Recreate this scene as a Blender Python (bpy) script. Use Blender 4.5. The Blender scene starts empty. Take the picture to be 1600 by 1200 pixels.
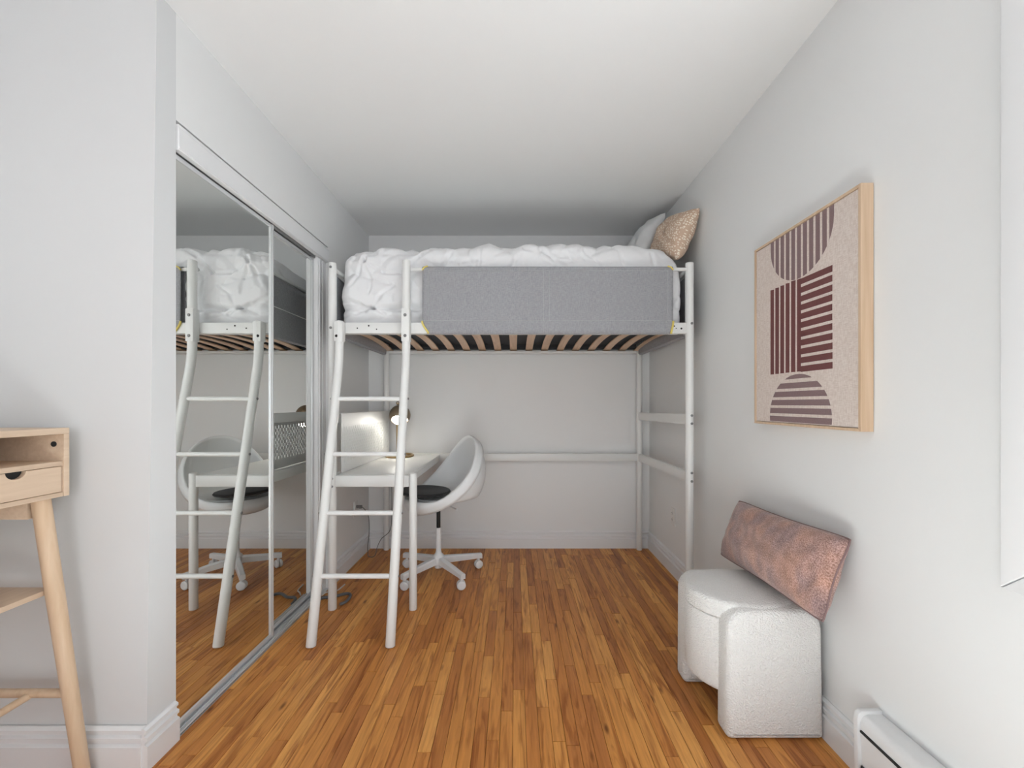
import bpy, bmesh, math, random
from mathutils import Vector, Matrix, noise

random.seed(7)
PI = math.pi
SC = bpy.context.scene
COL = SC.collection

# ------------------------------------------------------------------ camera
CAM_H = 1.185
cam_d = bpy.data.cameras.new('camera')
cam = bpy.data.objects.new('camera', cam_d)
COL.objects.link(cam)
cam.location = (0, 0, CAM_H)
cam.rotation_euler = (PI / 2, 0, 0)
cam_d.sensor_fit = 'HORIZONTAL'
cam_d.sensor_width = 36
cam_d.lens = 626 / 1600 * 36
cam_d.shift_y = 31 / 1600
cam_d.shift_x = -4 / 1600
cam_d.clip_start = 0.02
SC.camera = cam

# ------------------------------------------------------------------ world, lights, exposure
world = bpy.data.worlds.new('world')
SC.world = world
world.use_nodes = True
world.node_tree.nodes['Background'].inputs[0].default_value = (0.75, 0.85, 1.0, 1)
world.node_tree.nodes['Background'].inputs[1].default_value = 1.0


def area(name, loc, rot, sx, sy, watts, col):
    l = bpy.data.lights.new(name, 'AREA')
    l.shape = 'RECTANGLE'
    l.size, l.size_y, l.energy, l.color = sx, sy, watts, col
    o = bpy.data.objects.new(name, l)
    o.location, o.rotation_euler = loc, rot
    COL.objects.link(o)
    return o


# daylight entering by the window behind the camera and the window on the right wall
area('daylight_rear', (0.0, -4.57, 1.15), (PI / 2, 0, 0), 2.1, 1.9, 40, (0.945, 0.972, 1.0))
area('daylight_right', (1.16, 0.14, 1.53), (0, PI / 2, 0), 1.30, 1.30, 15, (0.945, 0.972, 1.0))
area('fill_left', (-1.88, -1.05, 1.06), (0, -PI / 2, 0), 1.8, 1.3, 2.5, (0.945, 0.972, 1.0))  # fill light added at an unseen, made-up glazed door on the left
# low sun through the right window, its patch falls on the added rug just below the frame
sl = bpy.data.lights.new('sun', 'SUN')
sl.energy = 42
sl.angle = math.radians(0.6)
sl.color = (0.955, 0.98, 1.0)
sun = bpy.data.objects.new('sun', sl)
COL.objects.link(sun)
sun.rotation_euler = Vector((0.86, -0.15, 1.15)).to_track_quat('Z', 'Y').to_euler()
SC.view_settings.view_transform = 'Standard'
SC.view_settings.look = 'None'
SC.view_settings.gamma = 1
SC.view_settings.use_curve_mapping = False
SC.view_settings.exposure = 0.19

# ------------------------------------------------------------------ helpers
W = {}          # world origin of every object


def new_bm():
    return bmesh.new()


def link(name, bm, mat=None, parent=None, smooth=40, centre=True, kind=None, label=None):
    """link a bmesh built in world coordinates as ONE mesh object"""
    bmesh.ops.recalc_face_normals(bm, faces=bm.faces)
    c = Vector((0, 0, 0))
    if centre and len(bm.verts):
        xs = [v.co.x for v in bm.verts]; ys = [v.co.y for v in bm.verts]; zs = [v.co.z for v in bm.verts]
        c = Vector(((min(xs) + max(xs)) / 2, (min(ys) + max(ys)) / 2, min(zs)))
        bmesh.ops.translate(bm, verts=bm.verts, vec=-c)
    me = bpy.data.meshes.new(name)
    bm.to_mesh(me)
    bm.free()
    if mat:
        me.materials.append(mat)
    if smooth:
        me.shade_smooth()
        me.set_sharp_from_angle(angle=math.radians(smooth))
    o = bpy.data.objects.new(name, me)
    COL.objects.link(o)
    put(o, c, parent)
    if kind:
        o['kind'] = kind
    if label:
        o['label'] = label
    return o


def put(o, c, parent=None):
    o.location = c
    W[o.name] = Vector(c)
    if parent:
        o.parent = parent
        o.matrix_parent_inverse = Matrix.Translation(-W[parent.name])


def thing(name, label, cat, loc, group=None):
    o = bpy.data.objects.new(name, None)
    o.empty_display_size = 0.05
    COL.objects.link(o)
    put(o, Vector(loc))
    return tag(o, label, cat, group)


def tag(o, label, cat, group=None):
    o['label'] = label
    o['category'] = cat
    if group:
        o['group'] = group
    return o


def struct(name, bm, mat, parent=None, smooth=40, centre=True):
    return link(name, bm, mat, parent, smooth, centre, kind='structure' if parent is None else None)


def box(bm, x0, x1, y0, y1, z0, z1, bev=0, seg=2):
    t = bmesh.new()
    bmesh.ops.create_cube(t, size=1)
    for v in t.verts:
        v.co = Vector(((x0 + x1) / 2 + v.co.x * (x1 - x0), (y0 + y1) / 2 + v.co.y * (y1 - y0), (z0 + z1) / 2 + v.co.z * (z1 - z0)))
    if bev:
        bmesh.ops.bevel(t, geom=list(t.edges), offset=bev, segments=seg, affect='EDGES', profile=0.5)
    merge(bm, t)


def merge(bm, t):
    me = bpy.data.meshes.new('tmp')
    t.to_mesh(me)
    t.free()
    bm.from_mesh(me)
    bpy.data.meshes.remove(me)


def frame_of(d):
    d = d.normalized()
    a = Vector((0, 0, 1)) if abs(d.z) < 0.9 else Vector((1, 0, 0))
    u = d.cross(a).normalized()
    return u, d.cross(u).normalized()


def sweep(bm, pts, r, seg=14, cap=True, radii=None, round_cap=False, closed=False):
    """tube along a polyline, parallel-transported frame"""
    pts = [Vector(p) for p in pts]
    n = len(pts)
    rad = list(radii) if radii else [r] * n
    if round_cap and not closed:
        d0 = (pts[0] - pts[1]).normalized(); d1 = (pts[-1] - pts[-2]).normalized()
        pre, prer, post, postr = [], [], [], []
        for k in (0.25, 0.6, 0.85):
            pre.insert(0, pts[0] + d0 * rad[0] * 0.35 * k); prer.insert(0, rad[0] * math.sqrt(1 - k * k))
            post.append(pts[-1] + d1 * rad[-1] * 0.35 * k); postr.append(rad[-1] * math.sqrt(1 - k * k))
        pts = pre + pts + post
        rad = prer + rad + postr
        n = len(pts)
    rings = []
    u = None
    for i in range(n):
        if closed:
            d = pts[(i + 1) % n] - pts[i - 1]
        else:
            d = pts[min(i + 1, n - 1)] - pts[max(i - 1, 0)]
        d.normalize()
        if u is None:
            u, v = frame_of(d)
        else:
            u = (u - d * u.dot(d)).normalized()
        v = d.cross(u)
        rings.append([bm.verts.new(pts[i] + (u * math.cos(2 * PI * k / seg) + v * math.sin(2 * PI * k / seg)) * rad[i]) for k in range(seg)])
    m = n if closed else n - 1
    for i in range(m):
        a, b = rings[i], rings[(i + 1) % n]
        for k in range(seg):
            bm.faces.new((a[k], a[(k + 1) % seg], b[(k + 1) % seg], b[k]))
    if cap and not closed:
        bm.faces.new(rings[0][::-1])
        bm.faces.new(rings[-1])


def lathe(bm, prof, origin, axis=(0, 0, 1), seg=32, close=False):
    """prof: list of (radius, height along the axis)"""
    o = Vector(origin); d = Vector(axis).normalized(); u, v = frame_of(d)
    rings = []
    for r, h in prof:
        if r < 1e-6:
            rings.append([bm.verts.new(o + d * h)])
        else:
            rings.append([bm.verts.new(o + d * h + (u * math.cos(2 * PI * k / seg) + v * math.sin(2 * PI * k / seg)) * r) for k in range(seg)])
    pairs = list(zip(rings, rings[1:]))
    if close:
        pairs.append((rings[-1], rings[0]))
    for a, b in pairs:
        for k in range(seg):
            k2 = (k + 1) % seg
            if len(a) == 1 and len(b) == 1:
                continue
            if len(a) == 1:
                bm.faces.new((a[0], b[k2], b[k]))
            elif len(b) == 1:
                bm.faces.new((a[k], a[k2], b[0]))
            else:
                bm.faces.new((a[k], a[k2], b[k2], b[k]))


def prism(bm, poly, axis, a0, a1, bev=0, seg=3, bev_all=False):
    """extrude a 2D polygon along an axis: 'x' -> (y,z), 'y' -> (x,z), 'z' -> (x,y)"""
    def P(p, a):
        return {'x': Vector((a, p[0], p[1])), 'y': Vector((p[0], a, p[1])), 'z': Vector((p[0], p[1], a))}[axis]
    t = bmesh.new()
    va = [t.verts.new(P(p, a0)) for p in poly]
    vb = [t.verts.new(P(p, a1)) for p in poly]
    n = len(poly)
    fa = t.faces.new(va); fb = t.faces.new(vb[::-1])
    for k in range(n):
        t.faces.new((va[k], vb[k], vb[(k + 1) % n], va[(k + 1) % n]))
    bmesh.ops.recalc_face_normals(t, faces=t.faces)
    if bev:
        ed = list(t.edges) if bev_all else list(set(fa.edges) | set(fb.edges))
        bmesh.ops.bevel(t, geom=ed, offset=bev, segments=seg, affect='EDGES', profile=0.5)
    merge(bm, t)


def rrect(x0, x1, y0, y1, r, seg=5, rb=None):
    """rounded rectangle, rb = radius of the lower corners"""
    rb = r if rb is None else rb
    out = []
    for (cx, cy, a0, rr) in ((x1 - r, y1 - r, 0, r), (x0 + r, y1 - r, PI / 2, r), (x0 + rb, y0 + rb, PI, rb), (x1 - rb, y0 + rb, 1.5 * PI, rb)):
        for k in range(seg + 1):
            a = a0 + PI / 2 * k / seg
            out.append((cx + rr * math.cos(a), cy + rr * math.sin(a)))
    return out


def interp(tab, x):
    if x <= tab[0][0]:
        return tab[0][1]
    for (a, b), (c, d) in zip(tab, tab[1:]):
        if x <= c:
            return b + (d - b) * (x - a) / (c - a)
    return tab[-1][1]


def catmull(pts, n=8):
    P = [Vector(p) for p in pts]
    P = [P[0] * 2 - P[1]] + P + [P[-1] * 2 - P[-2]]
    out = []
    for i in range(1, len(P) - 2):
        for k in range(n):
            t = k / n
            a, b, c, d = P[i - 1], P[i], P[i + 1], P[i + 2]
            out.append(0.5 * ((2 * b) + (c - a) * t + (2 * a - 5 * b + 4 * c - d) * t * t + (3 * b - a - 3 * c + d) * t ** 3))
    out.append(P[-2])
    return out


# ------------------------------------------------------------------ materials
def mat(name, col, rough=0.5, metal=0.0, bump=None, var=None, spec=0.5, sheen=0.0, coords='Object'):
    """principled material; bump=(scale, strength, distance), var=(scale, amount) mottling of the colour"""
    m = bpy.data.materials.new(name)
    m.use_nodes = True
    nt = m.node_tree
    b = nt.nodes['Principled BSDF']
    b.inputs['Base Color'].default_value = (*col, 1)
    b.inputs['Roughness'].default_value = rough
    b.inputs['Metallic'].default_value = metal
    b.inputs['Specular IOR Level'].default_value = spec
    if sheen:
        b.inputs['Sheen Weight'].default_value = sheen
    tc = nt.nodes.new('ShaderNodeTexCoord')
    if bump:
        n = nt.nodes.new('ShaderNodeTexNoise')
        n.inputs['Scale'].default_value = bump[0]
        n.inputs['Detail'].default_value = 4
        nt.links.new(tc.outputs[coords], n.inputs['Vector'])
        bp = nt.nodes.new('ShaderNodeBump')
        bp.inputs['Strength'].default_value = bump[1]
        bp.inputs['Distance'].default_value = bump[2]
        nt.links.new(n.outputs['Fac'], bp.inputs['Height'])
        nt.links.new(bp.outputs['Normal'], b.inputs['Normal'])
    if var:
        n = nt.nodes.new('ShaderNodeTexNoise')
        n.inputs['Scale'].default_value = var[0]
        n.inputs['Detail'].default_value = 5
        nt.links.new(tc.outputs[coords], n.inputs['Vector'])
        r = nt.nodes.new('ShaderNodeValToRGB')
        r.color_ramp.elements[0].position = 0.3
        r.color_ramp.elements[1].position = 0.7
        r.color_ramp.elements[0].color = (*[c * (1 - var[1]) for c in col], 1)
        r.color_ramp.elements[1].color = (*[min(1, c * (1 + var[1])) for c in col], 1)
        nt.links.new(n.outputs['Fac'], r.inputs['Fac'])
        nt.links.new(r.outputs['Color'], b.inputs['Base Color'])
    return m


def wood(name, c0, c1, axis_scale, rough=0.45, bump=0.15):
    m = bpy.data.materials.new(name)
    m.use_nodes = True
    nt = m.node_tree
    b = nt.nodes['Principled BSDF']
    b.inputs['Roughness'].default_value = rough
    g = nt.nodes.new('ShaderNodeNewGeometry')
    mp = nt.nodes.new('ShaderNodeMapping')
    mp.inputs['Scale'].default_value = axis_scale
    n = nt.nodes.new('ShaderNodeTexNoise')
    n.inputs['Scale'].default_value = 1
    n.inputs['Detail'].default_value = 6
    n.inputs['Distortion'].default_value = 0.6
    r = nt.nodes.new('ShaderNodeValToRGB')
    r.color_ramp.elements[0].position, r.color_ramp.elements[1].position = 0.3, 0.72
    r.color_ramp.elements[0].color, r.color_ramp.elements[1].color = (*c0, 1), (*c1, 1)
    L = nt.links.new
    L(g.outputs['Position'], mp.inputs['Vector']); L(mp.outputs['Vector'], n.inputs['Vector'])
    L(n.outputs['Fac'], r.inputs['Fac']); L(r.outputs['Color'], b.inputs['Base Color'])
    bp = nt.nodes.new('ShaderNodeBump')
    bp.inputs['Strength'].default_value = bump
    bp.inputs['Distance'].default_value = 0.001
    L(n.outputs['Fac'], bp.inputs['Height']); L(bp.outputs['Normal'], b.inputs['Normal'])
    return m


def floor_material():
    m = bpy.data.materials.new('oak_strip')
    m.use_nodes = True
    nt = m.node_tree
    N, L = nt.nodes.new, nt.links.new
    b = nt.nodes['Principled BSDF']
    oi = N('ShaderNodeObjectInfo')
    g = N('ShaderNodeNewGeometry')
    off = N('ShaderNodeVectorMath'); off.operation = 'MULTIPLY_ADD'
    off.inputs[1].default_value = (1, 1, 1)
    sc = N('ShaderNodeVectorMath'); sc.operation = 'SCALE'
    sc.inputs[0].default_value = (37, 53, 71)
    L(oi.outputs['Random'], sc.inputs['Scale'])
    L(g.outputs['Position'], off.inputs[0]); L(sc.outputs[0], off.inputs[2])
    # board tone
    ramp = N('ShaderNodeValToRGB')
    cr = ramp.color_ramp
    stops = [(0.0, FLOOR_DARK), (0.22, FLOOR_RED), (0.5, FLOOR_MID), (0.78, FLOOR_GOLD), (1.0, FLOOR_LIGHT)]
    cr.elements[0].position, cr.elements[0].color = stops[0][0], (*stops[0][1], 1)
    cr.elements[1].position, cr.elements[1].color = stops[-1][0], (*stops[-1][1], 1)
    for p, c in stops[1:-1]:
        e = cr.elements.new(p); e.color = (*c, 1)
    L(oi.outputs['Random'], ramp.inputs['Fac'])
    # fine grain along the board
    mp = N('ShaderNodeMapping'); mp.inputs['Scale'].default_value = (95, 5, 40)
    L(off.outputs[0], mp.inputs['Vector'])
    n1 = N('ShaderNodeTexNoise'); n1.inputs['Scale'].default_value = 1; n1.inputs['Detail'].default_value = 6; n1.inputs['Distortion'].default_value = 0.8
    L(mp.outputs['Vector'], n1.inputs['Vector'])
    # heartwood streaks
    mp2 = N('ShaderNodeMapping'); mp2.inputs['Scale'].default_value = (30, 3.2, 10)
    L(off.outputs[0], mp2.inputs['Vector'])
    n2 = N('ShaderNodeTexNoise'); n2.inputs['Scale'].default_value = 1; n2.inputs['Detail'].default_value = 3; n2.inputs['Distortion'].default_value = 1.4
    L(mp2.outputs['Vector'], n2.inputs['Vector'])
    r2 = N('ShaderNodeValToRGB')
    r2.color_ramp.elements[0].position, r2.color_ramp.elements[1].position = 0.50, 0.68
    r2.color_ramp.elements[0].color, r2.color_ramp.elements[1].color = (1, 1, 1, 1), (0.58, 0.46, 0.38, 1)
    L(n2.outputs['Fac'], r2.inputs['Fac'])
    r1 = N('ShaderNodeValToRGB')
    r1.color_ramp.elements[0].position, r1.color_ramp.elements[1].position = 0.28, 0.7
    r1.color_ramp.elements[0].color, r1.color_ramp.elements[1].color = (0.78, 0.74, 0.70, 1), (1.1, 1.1, 1.1, 1)
    L(n1.outputs['Fac'], r1.inputs['Fac'])
    mx = N('ShaderNodeMix'); mx.data_type = 'RGBA'; mx.blend_type = 'MULTIPLY'; mx.inputs['Factor'].default_value = 1
    L(ramp.outputs['Color'], mx.inputs['A']); L(r1.outputs['Color'], mx.inputs['B'])
    mx2 = N('ShaderNodeMix'); mx2.data_type = 'RGBA'; mx2.blend_type = 'MULTIPLY'; mx2.inputs['Factor'].default_value = 1
    L(mx.outputs['Result'], mx2.inputs['A']); L(r2.outputs['Color'], mx2.inputs['B'])
    # knots
    mp3 = N('ShaderNodeMapping'); mp3.inputs['Scale'].default_value = (9, 3.2, 5)
    L(off.outputs[0], mp3.inputs['Vector'])
    vo = N('ShaderNodeTexVoronoi'); vo.inputs['Scale'].default_value = 1.0
    L(mp3.outputs['Vector'], vo.inputs['Vector'])
    r3 = N('ShaderNodeValToRGB')
    r3.color_ramp.elements[0].position, r3.color_ramp.elements[1].position = 0.03, 0.10
    r3.color_ramp.elements[0].color, r3.color_ramp.elements[1].color = (0.35, 0.28, 0.25, 1), (1, 1, 1, 1)
    L(vo.outputs['Distance'], r3.inputs['Fac'])
    mx3 = N('ShaderNodeMix'); mx3.data_type = 'RGBA'; mx3.blend_type = 'MULTIPLY'; mx3.inputs['Factor'].default_value = 1
    L(mx2.outputs['Result'], mx3.inputs['A']); L(r3.outputs['Color'], mx3.inputs['B'])
    L(mx3.outputs['Result'], b.inputs['Base Color'])
    b.inputs['Roughness'].default_value = 0.40
    b.inputs['Specular IOR Level'].default_value = 0.4
    bp = N('ShaderNodeBump'); bp.inputs['Strength'].default_value = 0.12; bp.inputs['Distance'].default_value = 0.001
    L(n1.outputs['Fac'], bp.inputs['Height']); L(bp.outputs['Normal'], b.inputs['Normal'])
    return m


FLOOR_DARK = (0.45, 0.168, 0.046)
FLOOR_RED = (0.56, 0.22, 0.055)
FLOOR_MID = (0.64, 0.272, 0.068)
FLOOR_GOLD = (0.71, 0.322, 0.084)
FLOOR_LIGHT = (0.79, 0.39, 0.112)

M = {}
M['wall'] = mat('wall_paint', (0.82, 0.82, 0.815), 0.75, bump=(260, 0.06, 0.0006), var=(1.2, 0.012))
M['nook'] = mat('shaded_wall_paint', (0.70, 0.703, 0.705), 0.75, bump=(260, 0.06, 0.0006), var=(1.2, 0.012))  # wall paint with shade mixed into the colour, the wall being overlit
M['ceiling'] = mat('ceiling_paint', (0.89, 0.89, 0.885), 0.85, bump=(200, 0.05, 0.0006))
M['trim'] = mat('trim_paint', (0.82, 0.82, 0.825), 0.4, bump=(40, 0.03, 0.0005))
M['dark'] = mat('closet_dark', (0.03, 0.03, 0.03), 0.9, bump=(60, 0.1, 0.001))
M['floor'] = floor_material()
M['subfloor'] = mat('subfloor', (0.05, 0.025, 0.012), 0.9, bump=(50, 0.1, 0.001))
M['mirror'] = mat('mirror_glass', (0.835, 0.85, 0.83), 0.0, metal=1.0)
M['alu'] = mat('brushed_aluminium', (0.70, 0.71, 0.715), 0.38, metal=0.35, bump=(120, 0.04, 0.0003))
M['white_metal'] = mat('white_lacquer', (0.80, 0.80, 0.785), 0.35, bump=(150, 0.03, 0.0004))
M['panel'] = mat('white_panel', (0.78, 0.78, 0.765), 0.42, bump=(150, 0.03, 0.0004))
M['bolt'] = mat('zinc_bolt', (0.30, 0.30, 0.30), 0.4, metal=0.8, bump=(300, 0.1, 0.0004))
M['dark_hole'] = mat('dark_recess', (0.02, 0.02, 0.02), 0.8, bump=(100, 0.1, 0.0005))
M['slat'] = wood('birch_slat', (0.66, 0.44, 0.29), (0.80, 0.58, 0.41), (60, 4, 60), 0.5)
M['bedding'] = mat('white_cotton', (0.80, 0.80, 0.81), 0.85, bump=(500, 0.10, 0.0008), sheen=0.15)
M['pillowcase'] = mat('white_pillowcase', (0.76, 0.76, 0.76), 0.85, bump=(420, 0.10, 0.0008), sheen=0.15)
M['mattress_dark'] = mat('charcoal_base_cloth', (0.035, 0.036, 0.04), 0.9, bump=(400, 0.2, 0.001))
M['yellow'] = mat('yellow_binding', (0.74, 0.60, 0.16), 0.7, bump=(500, 0.2, 0.0006))
M['stitch'] = mat('pale_grey_thread', (0.52, 0.52, 0.53), 0.8, bump=(500, 0.2, 0.0005))
M['brass'] = mat('antique_brass', (0.42, 0.30, 0.15), 0.32, metal=1.0, bump=(80, 0.05, 0.0005))
M['bronze'] = mat('bronze_shade', (0.30, 0.235, 0.165), 0.42, metal=0.85, bump=(80, 0.05, 0.0005))
M['shade_in'] = mat('white_shade_lining', (0.85, 0.83, 0.78), 0.6, bump=(80, 0.05, 0.0004))
M['plastic'] = mat('white_plastic', (0.76, 0.77, 0.775), 0.42, bump=(200, 0.03, 0.0004))
M['chair_white'] = mat('chair_white_steel', (0.76, 0.765, 0.77), 0.4, bump=(200, 0.03, 0.0004))
M['black_metal'] = mat('black_piston', (0.015, 0.015, 0.015), 0.35, metal=0.5, bump=(120, 0.04, 0.0004))
M['black_cloth'] = mat('black_seat_cloth', (0.018, 0.018, 0.019), 0.85, bump=(300, 0.3, 0.001), sheen=0.1)
M['grey_rubber'] = mat('grey_caster_rubber', (0.25, 0.25, 0.26), 0.7, bump=(150, 0.1, 0.0004))
M['cord_white'] = mat('white_cord', (0.62, 0.61, 0.58), 0.5, bump=(200, 0.05, 0.0003))
M['cord_dark'] = mat('dark_cord', (0.16, 0.155, 0.15), 0.55, bump=(200, 0.05, 0.0003))
M['cable_grey'] = mat('grey_cable', (0.14, 0.145, 0.155), 0.5, bump=(200, 0.05, 0.0003))
M['socket'] = mat('socket_plate', (0.80, 0.79, 0.77), 0.35, bump=(200, 0.02, 0.0003))
M['desk_wood'] = wood('pale_ash', (0.60, 0.44, 0.31), (0.70, 0.54, 0.40), (60, 3.5, 60), 0.5)
M['leg_wood'] = wood('pale_birch_leg', (0.60, 0.42, 0.27), (0.70, 0.52, 0.36), (45, 45, 3), 0.45)
M['frame_wood'] = wood('pale_maple_frame', (0.60, 0.42, 0.27), (0.72, 0.54, 0.38), (70, 70, 3), 0.5)
M['mauve'] = mat('mauve_print', (0.245, 0.165, 0.165), 0.9, bump=(700, 0.3, 0.0006), var=(300, 0.10))
M['brick'] = mat('brick_print', (0.165, 0.060, 0.058), 0.9, bump=(700, 0.3, 0.0006), var=(300, 0.12))
M['glass'] = bpy.data.materials.new('window_glass')
M['glass'].use_nodes = True
_nt = M['glass'].node_tree
_nt.nodes.clear()
_o = _nt.nodes.new('ShaderNodeOutputMaterial'); _mx = _nt.nodes.new('ShaderNodeMixShader')
_t = _nt.nodes.new('ShaderNodeBsdfTransparent'); _t.inputs[0].default_value = (0.96, 0.98, 0.97, 1)
_g = _nt.nodes.new('ShaderNodeBsdfGlossy'); _g.inputs['Roughness'].default_value = 0.02
_f = _nt.nodes.new('ShaderNodeLayerWeight'); _f.inputs['Blend'].default_value = 0.12
_nt.links.new(_f.outputs['Facing'], _mx.inputs[0]); _nt.links.new(_t.outputs[0], _mx.inputs[1]); _nt.links.new(_g.outputs[0], _mx.inputs[2]); _nt.links.new(_mx.outputs[0], _o.inputs[0])
M['heater'] = mat('heater_enamel', (0.80, 0.80, 0.80), 0.35, bump=(120, 0.02, 0.0003))


def boucle():
    m = mat('cream_boucle', (0.83, 0.815, 0.79), 0.95, sheen=0.3)
    nt = m.node_tree
    b = nt.nodes['Principled BSDF']
    tc = nt.nodes['Texture Coordinate']
    v = nt.nodes.new('ShaderNodeTexVoronoi'); v.inputs['Scale'].default_value = 150
    n = nt.nodes.new('ShaderNodeTexNoise'); n.inputs['Scale'].default_value = 230; n.inputs['Detail'].default_value = 3
    ad = nt.nodes.new('ShaderNodeMath'); ad.operation = 'SUBTRACT'
    bp = nt.nodes.new('ShaderNodeBump'); bp.inputs['Strength'].default_value = 0.8; bp.inputs['Distance'].default_value = 0.005
    L = nt.links.new
    L(tc.outputs['Object'], v.inputs['Vector']); L(tc.outputs['Object'], n.inputs['Vector'])
    L(n.outputs['Fac'], ad.inputs[0]); L(v.outputs['Distance'], ad.inputs[1])
    L(ad.outputs[0], bp.inputs['Height']); L(bp.outputs['Normal'], b.inputs['Normal'])
    return m


def linen(name, c0, c1, scale=420, bump=0.25):
    """woven speckled cloth from crossed noises"""
    m = bpy.data.materials.new(name)
    m.use_nodes = True
    nt = m.node_tree
    N, L = nt.nodes.new, nt.links.new
    b = nt.nodes['Principled BSDF']
    b.inputs['Roughness'].default_value = 0.9
    g = N('ShaderNodeNewGeometry')
    fac = []
    for s in ((scale, scale, scale * 0.12), (scale * 0.12, scale * 0.12, scale)):
        mp = N('ShaderNodeMapping'); mp.inputs['Scale'].default_value = s
        n = N('ShaderNodeTexNoise'); n.inputs['Scale'].default_value = 1; n.inputs['Detail'].default_value = 3
        L(g.outputs['Position'], mp.inputs['Vector']); L(mp.outputs['Vector'], n.inputs['Vector'])
        fac.append(n.outputs['Fac'])
    ad = N('ShaderNodeMath'); ad.operation = 'ADD'
    L(fac[0], ad.inputs[0]); L(fac[1], ad.inputs[1])
    r = N('ShaderNodeValToRGB')
    r.color_ramp.elements[0].position, r.color_ramp.elements[1].position = 0.40, 0.60
    hf = N('ShaderNodeMath'); hf.operation = 'MULTIPLY'; hf.inputs[1].default_value = 0.5
    L(ad.outputs[0], hf.inputs[0]); L(hf.outputs[0], r.inputs['Fac'])
    r.color_ramp.elements[0].color, r.color_ramp.elements[1].color = (*c0, 1), (*c1, 1)
    L(r.outputs['Color'], b.inputs['Base Color'])
    bp = N('ShaderNodeBump'); bp.inputs['Strength'].default_value = bump; bp.inputs['Distance'].default_value = 0.001
    L(ad.outputs[0], bp.inputs['Height']); L(bp.outputs['Normal'], b.inputs['Normal'])
    return m


def chenille():
    m = bpy.data.materials.new('dusty_pink_chenille')
    m.use_nodes = True
    nt = m.node_tree
    N, L = nt.nodes.new, nt.links.new
    b = nt.nodes['Principled BSDF']
    b.inputs['Roughness'].default_value = 0.85
    b.inputs['Sheen Weight'].default_value = 0.35
    tc = N('ShaderNodeTexCoord')
    mp = N('ShaderNodeMapping'); mp.inputs['Scale'].default_value = (1.0, 0.6, 1)
    L(tc.outputs['UV'], mp.inputs['Vector'])
    n1 = N('ShaderNodeTexNoise'); n1.inputs['Scale'].default_value = 95; n1.inputs['Detail'].default_value = 5
    n2 = N('ShaderNodeTexNoise'); n2.inputs['Scale'].default_value = 3.0; n2.inputs['Detail'].default_value = 2
    n3 = N('ShaderNodeTexNoise'); n3.inputs['Scale'].default_value = 9.0; n3.inputs['Detail'].default_value = 3
    for n in (n1, n2, n3):
        L(mp.outputs['Vector'], n.inputs['Vector'])
    r1 = N('ShaderNodeValToRGB'); r1.color_ramp.elements[0].position, r1.color_ramp.elements[1].position = 0.38, 0.62
    r1.color_ramp.elements[0].color, r1.color_ramp.elements[1].color = (0.13, 0.07, 0.062, 1), (0.64, 0.45, 0.41, 1)
    r2 = N('ShaderNodeValToRGB'); r2.color_ramp.elements[0].position, r2.color_ramp.elements[1].position = 0.38, 0.62
    r2.color_ramp.elements[0].color, r2.color_ramp.elements[1].color = (0.28, 0.165, 0.165, 1), (0.56, 0.265, 0.16, 1)
    L(n1.outputs['Fac'], r1.inputs['Fac']); L(n2.outputs['Fac'], r2.inputs['Fac'])
    mx = N('ShaderNodeMix'); mx.data_type = 'RGBA'; mx.inputs['Factor'].default_value = 0.45
    L(r1.outputs['Color'], mx.inputs['A']); L(r2.outputs['Color'], mx.inputs['B'])
    r3 = N('ShaderNodeValToRGB'); r3.color_ramp.elements[0].position, r3.color_ramp.elements[1].position = 0.35, 0.65
    r3.color_ramp.elements[0].color, r3.color_ramp.elements[1].color = (0.8, 0.8, 0.8, 1), (1.15, 1.15, 1.15, 1)
    L(n3.outputs['Fac'], r3.inputs['Fac'])
    mx2 = N('ShaderNodeMix'); mx2.data_type = 'RGBA'; mx2.blend_type = 'MULTIPLY'; mx2.inputs['Factor'].default_value = 1
    L(mx.outputs['Result'], mx2.inputs['A']); L(r3.outputs['Color'], mx2.inputs['B'])
    L(mx2.outputs['Result'], b.inputs['Base Color'])
    bp = N('ShaderNodeBump'); bp.inputs['Strength'].default_value = 0.5; bp.inputs['Distance'].default_value = 0.003
    L(n1.outputs['Fac'], bp.inputs['Height']); L(bp.outputs['Normal'], b.inputs['Normal'])
    return m


def ring_print():
    """tan cotton printed with small cream rings"""
    m = bpy.data.materials.new('tan_ring_print')
    m.use_nodes = True
    nt = m.node_tree
    N, L = nt.nodes.new, nt.links.new
    b = nt.nodes['Principled BSDF']
    b.inputs['Roughness'].default_value = 0.88
    tc = N('ShaderNodeTexCoord')
    v = N('ShaderNodeTexVoronoi'); v.inputs['Scale'].default_value = 24; v.inputs['Randomness'].default_value = 0.55
    L(tc.outputs['UV'], v.inputs['Vector'])
    r = N('ShaderNodeValToRGB')
    cr = r.color_ramp
    tan, cream, dark = (0.60, 0.43, 0.315, 1), (0.88, 0.79, 0.67, 1), (0.40, 0.28, 0.21, 1)
    cr.elements[0].position, cr.elements[0].color = 0.0, dark
    cr.elements[1].position, cr.elements[1].color = 1.0, tan
    for p, c in ((0.13, dark), (0.17, cream), (0.36, cream), (0.41, tan)):
        e = cr.elements.new(p); e.color = c
    L(v.outputs['Distance'], r.inputs['Fac']); L(r.outputs['Color'], b.inputs['Base Color'])
    n = N('ShaderNodeTexNoise'); n.inputs['Scale'].default_value = 300
    L(tc.outputs['UV'], n.inputs['Vector'])
    bp = N('ShaderNodeBump'); bp.inputs['Strength'].default_value = 0.15; bp.inputs['Distance'].default_value = 0.001
    L(n.outputs['Fac'], bp.inputs['Height']); L(bp.outputs['Normal'], b.inputs['Normal'])
    return m


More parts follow.
